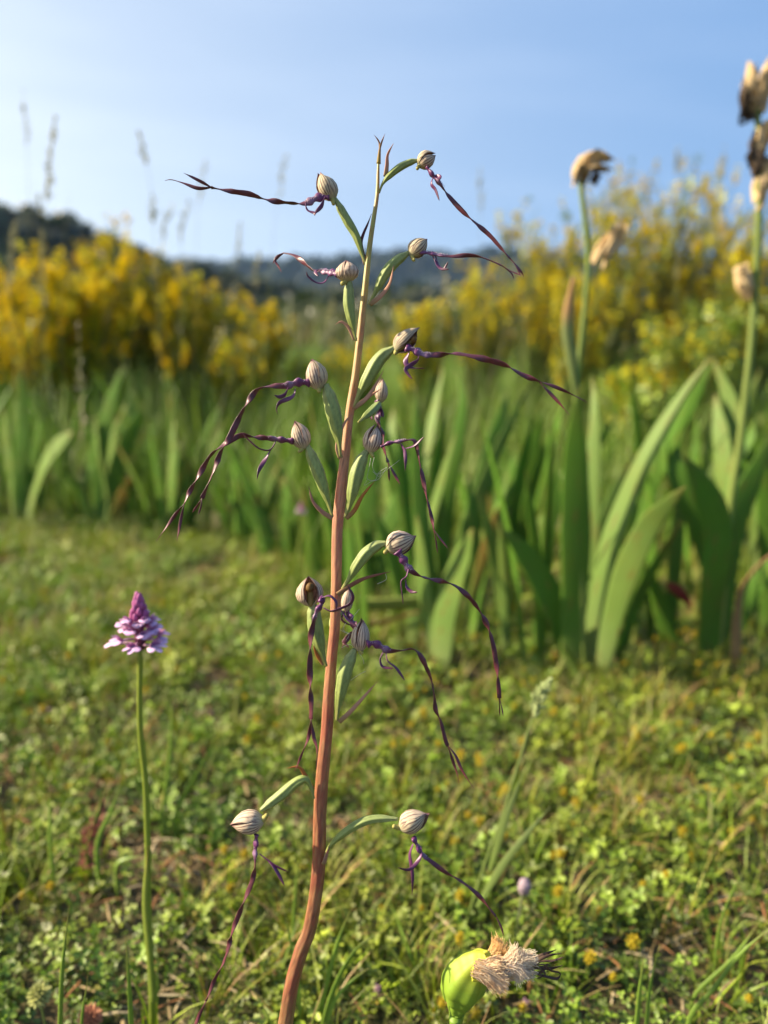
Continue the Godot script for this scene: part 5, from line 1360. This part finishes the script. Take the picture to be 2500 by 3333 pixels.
func ridge_trees() -> void:
	var crown := crown_mesh()
	var n := 0
	for q in [[-26.6, -50.0, 7.0, 1.6, "rounded dark tree standing tallest on the nearer hillside"], [-31.5, -51.0, 7.4, 1.3, "dark tree at the edge, beside the tallest hillside tree"], [-23.4, -50.0, 6.0, 1.1, "lower dark tree on the slope below the tallest hillside tree"]]:
		var o := thing("hillside_tree", q[4], "tree", Vector3(q[0], q[2] - 1.0, q[1]))
		var s := Shape.new()
		rod(s, PackedVector3Array([Vector3(0, -1, 0), Vector3(0.1, 1.5, 0), Vector3(0, float(q[3]), 0)]), 6, 0.3, 0.12, Color(0.08, 0.06, 0.04), Color(0.07, 0.055, 0.04), 7)
		part("trunk", s, M.soil, o)
		var where := []
		var tints := []
		for k in 7:
			var a := k * 2.4
			where.append(Transform3D(Basis.from_euler(Vector3(0, a, 0)).scaled(Vector3.ONE * q[3] * rng.randf_range(0.5, 0.75)), Vector3(cos(a) * q[3] * 0.55, q[3] * rng.randf_range(0.25, 0.85), sin(a) * q[3] * 0.5)))
			var g := rng.randf_range(0.7, 1.1)
			tints.append(Color(g, g, g))
		scatter("crown", crown, M.leaf, where, tints, o)
		n += 1


# ---------------------------------------------------------------- sky and camera
func sky_picture(sun: Vector3, exposure: float) -> ImageTexture:
	var w := 768
	var h := 384
	var im := Image.create(w, h, false, Image.FORMAT_RGBF)
	var wisps := FastNoiseLite.new()
	wisps.seed = 11
	wisps.frequency = 1.0
	wisps.fractal_octaves = 4
	for j in h:
		var el := PI * 0.5 - PI * (j + 0.5) / h
		for i in w:
			var az := TAU * (i + 0.5) / w
			var d := Vector3(cos(el) * sin(az), sin(el), -cos(el) * cos(az))
			var c: Color
			if el < 0.0:
				c = Color(0.16, 0.17, 0.12)
			else:
				var deg := rad_to_deg(el)
				var low := exp(-deg / 14.0)
				var g := pow(0.5 + 0.5 * d.dot(sun), 3.3) * (0.37 + 0.95 * low)
				c = Color(0.135 + 0.11 * low, 0.335 + 0.16 * low, 0.72 + 0.13 * low)
				c += Color(2.1, 1.80, 1.10) * g
				var f := wisps.get_noise_3d(d.x * 2.6 + d.y * 5.0, d.y * 16.0, d.z * 2.6)
				c += Color(1, 0.92, 0.78) * clampf(f + 0.12, 0.0, 0.6) * 0.10 * (0.5 + g * 1.6)
			im.set_pixel(i, j, Color(c.r / exposure, c.g / exposure, c.b / exposure))
	return ImageTexture.create_from_image(im)


func _ready() -> void:
	rng.seed = 20240517
	noise.seed = 5
	noise.frequency = 0.01
	noise.fractal_octaves = 3
	# camera
	var cam := Camera3D.new()
	cam.name = "camera"
	add_child(cam)
	var lens := CameraAttributesPhysical.new()
	lens.frustum_focal_length = 18.838
	lens.frustum_focus_distance = 0.430
	lens.frustum_near = 0.02
	lens.frustum_far = 3000.0
	lens.exposure_aperture = 2.8
	cam.attributes = lens
	cam.position = Vector3(0, 0.54, 0)
	cam.rotation_degrees = Vector3(-13.2, 0, 0)
	cam.current = true
	# sky, air, exposure
	var exposure := 2.9
	var sun_dir := Vector3(-1.0, 0.0, -0.08).normalized() * cos(deg_to_rad(32.0)) + Vector3.UP * sin(deg_to_rad(32.0))
	var pano := PanoramaSkyMaterial.new()
	pano.panorama = sky_picture(sun_dir, exposure)
	var sky := Sky.new()
	sky.sky_material = pano
	var env := Environment.new()
	env.background_mode = Environment.BG_SKY
	env.sky = sky
	env.tonemap_mode = Environment.TONE_MAPPER_LINEAR
	env.tonemap_exposure = exposure
	env.sdfgi_enabled = true
	env.ssao_enabled = true
	env.ssil_enabled = true
	env.fog_enabled = true
	env.fog_density = 0.0004
	env.fog_light_color = Color(0.62, 0.76, 0.95)
	var we := WorldEnvironment.new()
	we.name = "environment"
	we.environment = env
	add_child(we)
	var sun := DirectionalLight3D.new()
	sun.name = "sun"
	sun.light_energy = 1.5
	sun.light_color = Color(1.0, 0.93, 0.81)
	sun.light_angular_distance = 0.5
	sun.shadow_enabled = true
	add_child(sun)
	sun.look_at_from_position(sun_dir, Vector3.ZERO)
	# materials
	M.petal = material("petal", 0.62, 0.4, Color(0.75, 0.66, 0.56))
	M.ribbon = material("lip ribbon", 0.42, 0.5, Color(0.45, 0.12, 0.16))
	M.ovary = material("ovary", 0.55, 0.4, Color(0.16, 0.22, 0.06))
	M.stem = material("stem", 0.5, 0.5)
	M.stem.subsurf_scatter_enabled = true
	M.stem.subsurf_scatter_strength = 0.15
	M.pod = material("pod", 0.58, 0.5, Color(0.4, 0.45, 0.06))
	M.iris = material("iris leaf", 0.55, 0.32, Color(0.60, 0.86, 0.10))
	M.leaf = material("leaf", 0.5, 0.5, Color(0.62, 0.70, 0.10))
	M.blossom = material("blossom", 0.7, 0.3, Color(0.9, 0.75, 0.06))
	M.paper = material("dry leaf", 0.75, 0.3, Color(0.35, 0.24, 0.12))
	M.hair = material("seed hair", 0.8, 0.2, Color(0.95, 0.85, 0.7))
	M.soil = material("soil", 0.95, 0.2)
	land()
	ridge_trees()
	shrubs()
	irises()
	lizard_orchid()
	pyramid_orchid([-182,-32,-520,-179,47,-520,-177,117,-520,-174,164,-520,-172,218,-520,-173,251,-520,-172,279,-520,-170,304,-520,-169,323,-520], [-168.6,323,-520,-167.2,360.4,-520], 20.8 * 0.001, "purple pink pyramid shaped orchid on a smooth green stem", 22, true)
	seed_pod()
	grasses()
	lawn()
	web()
	var far_stem := [-164,-10,-1350,-160,60,-1350,-154,128,-1350,-143,187,-1350,-143,224,-1350]
	var k := far_stem.size() - 3
	pyramid_orchid(far_stem, [far_stem[k], far_stem[k + 1] - 4, far_stem[k + 2], far_stem[k], far_stem[k + 1] + 16, far_stem[k + 2]], 0.011, "small distant pink orchid in front of the shaded irises behind the lawn", 10, false)
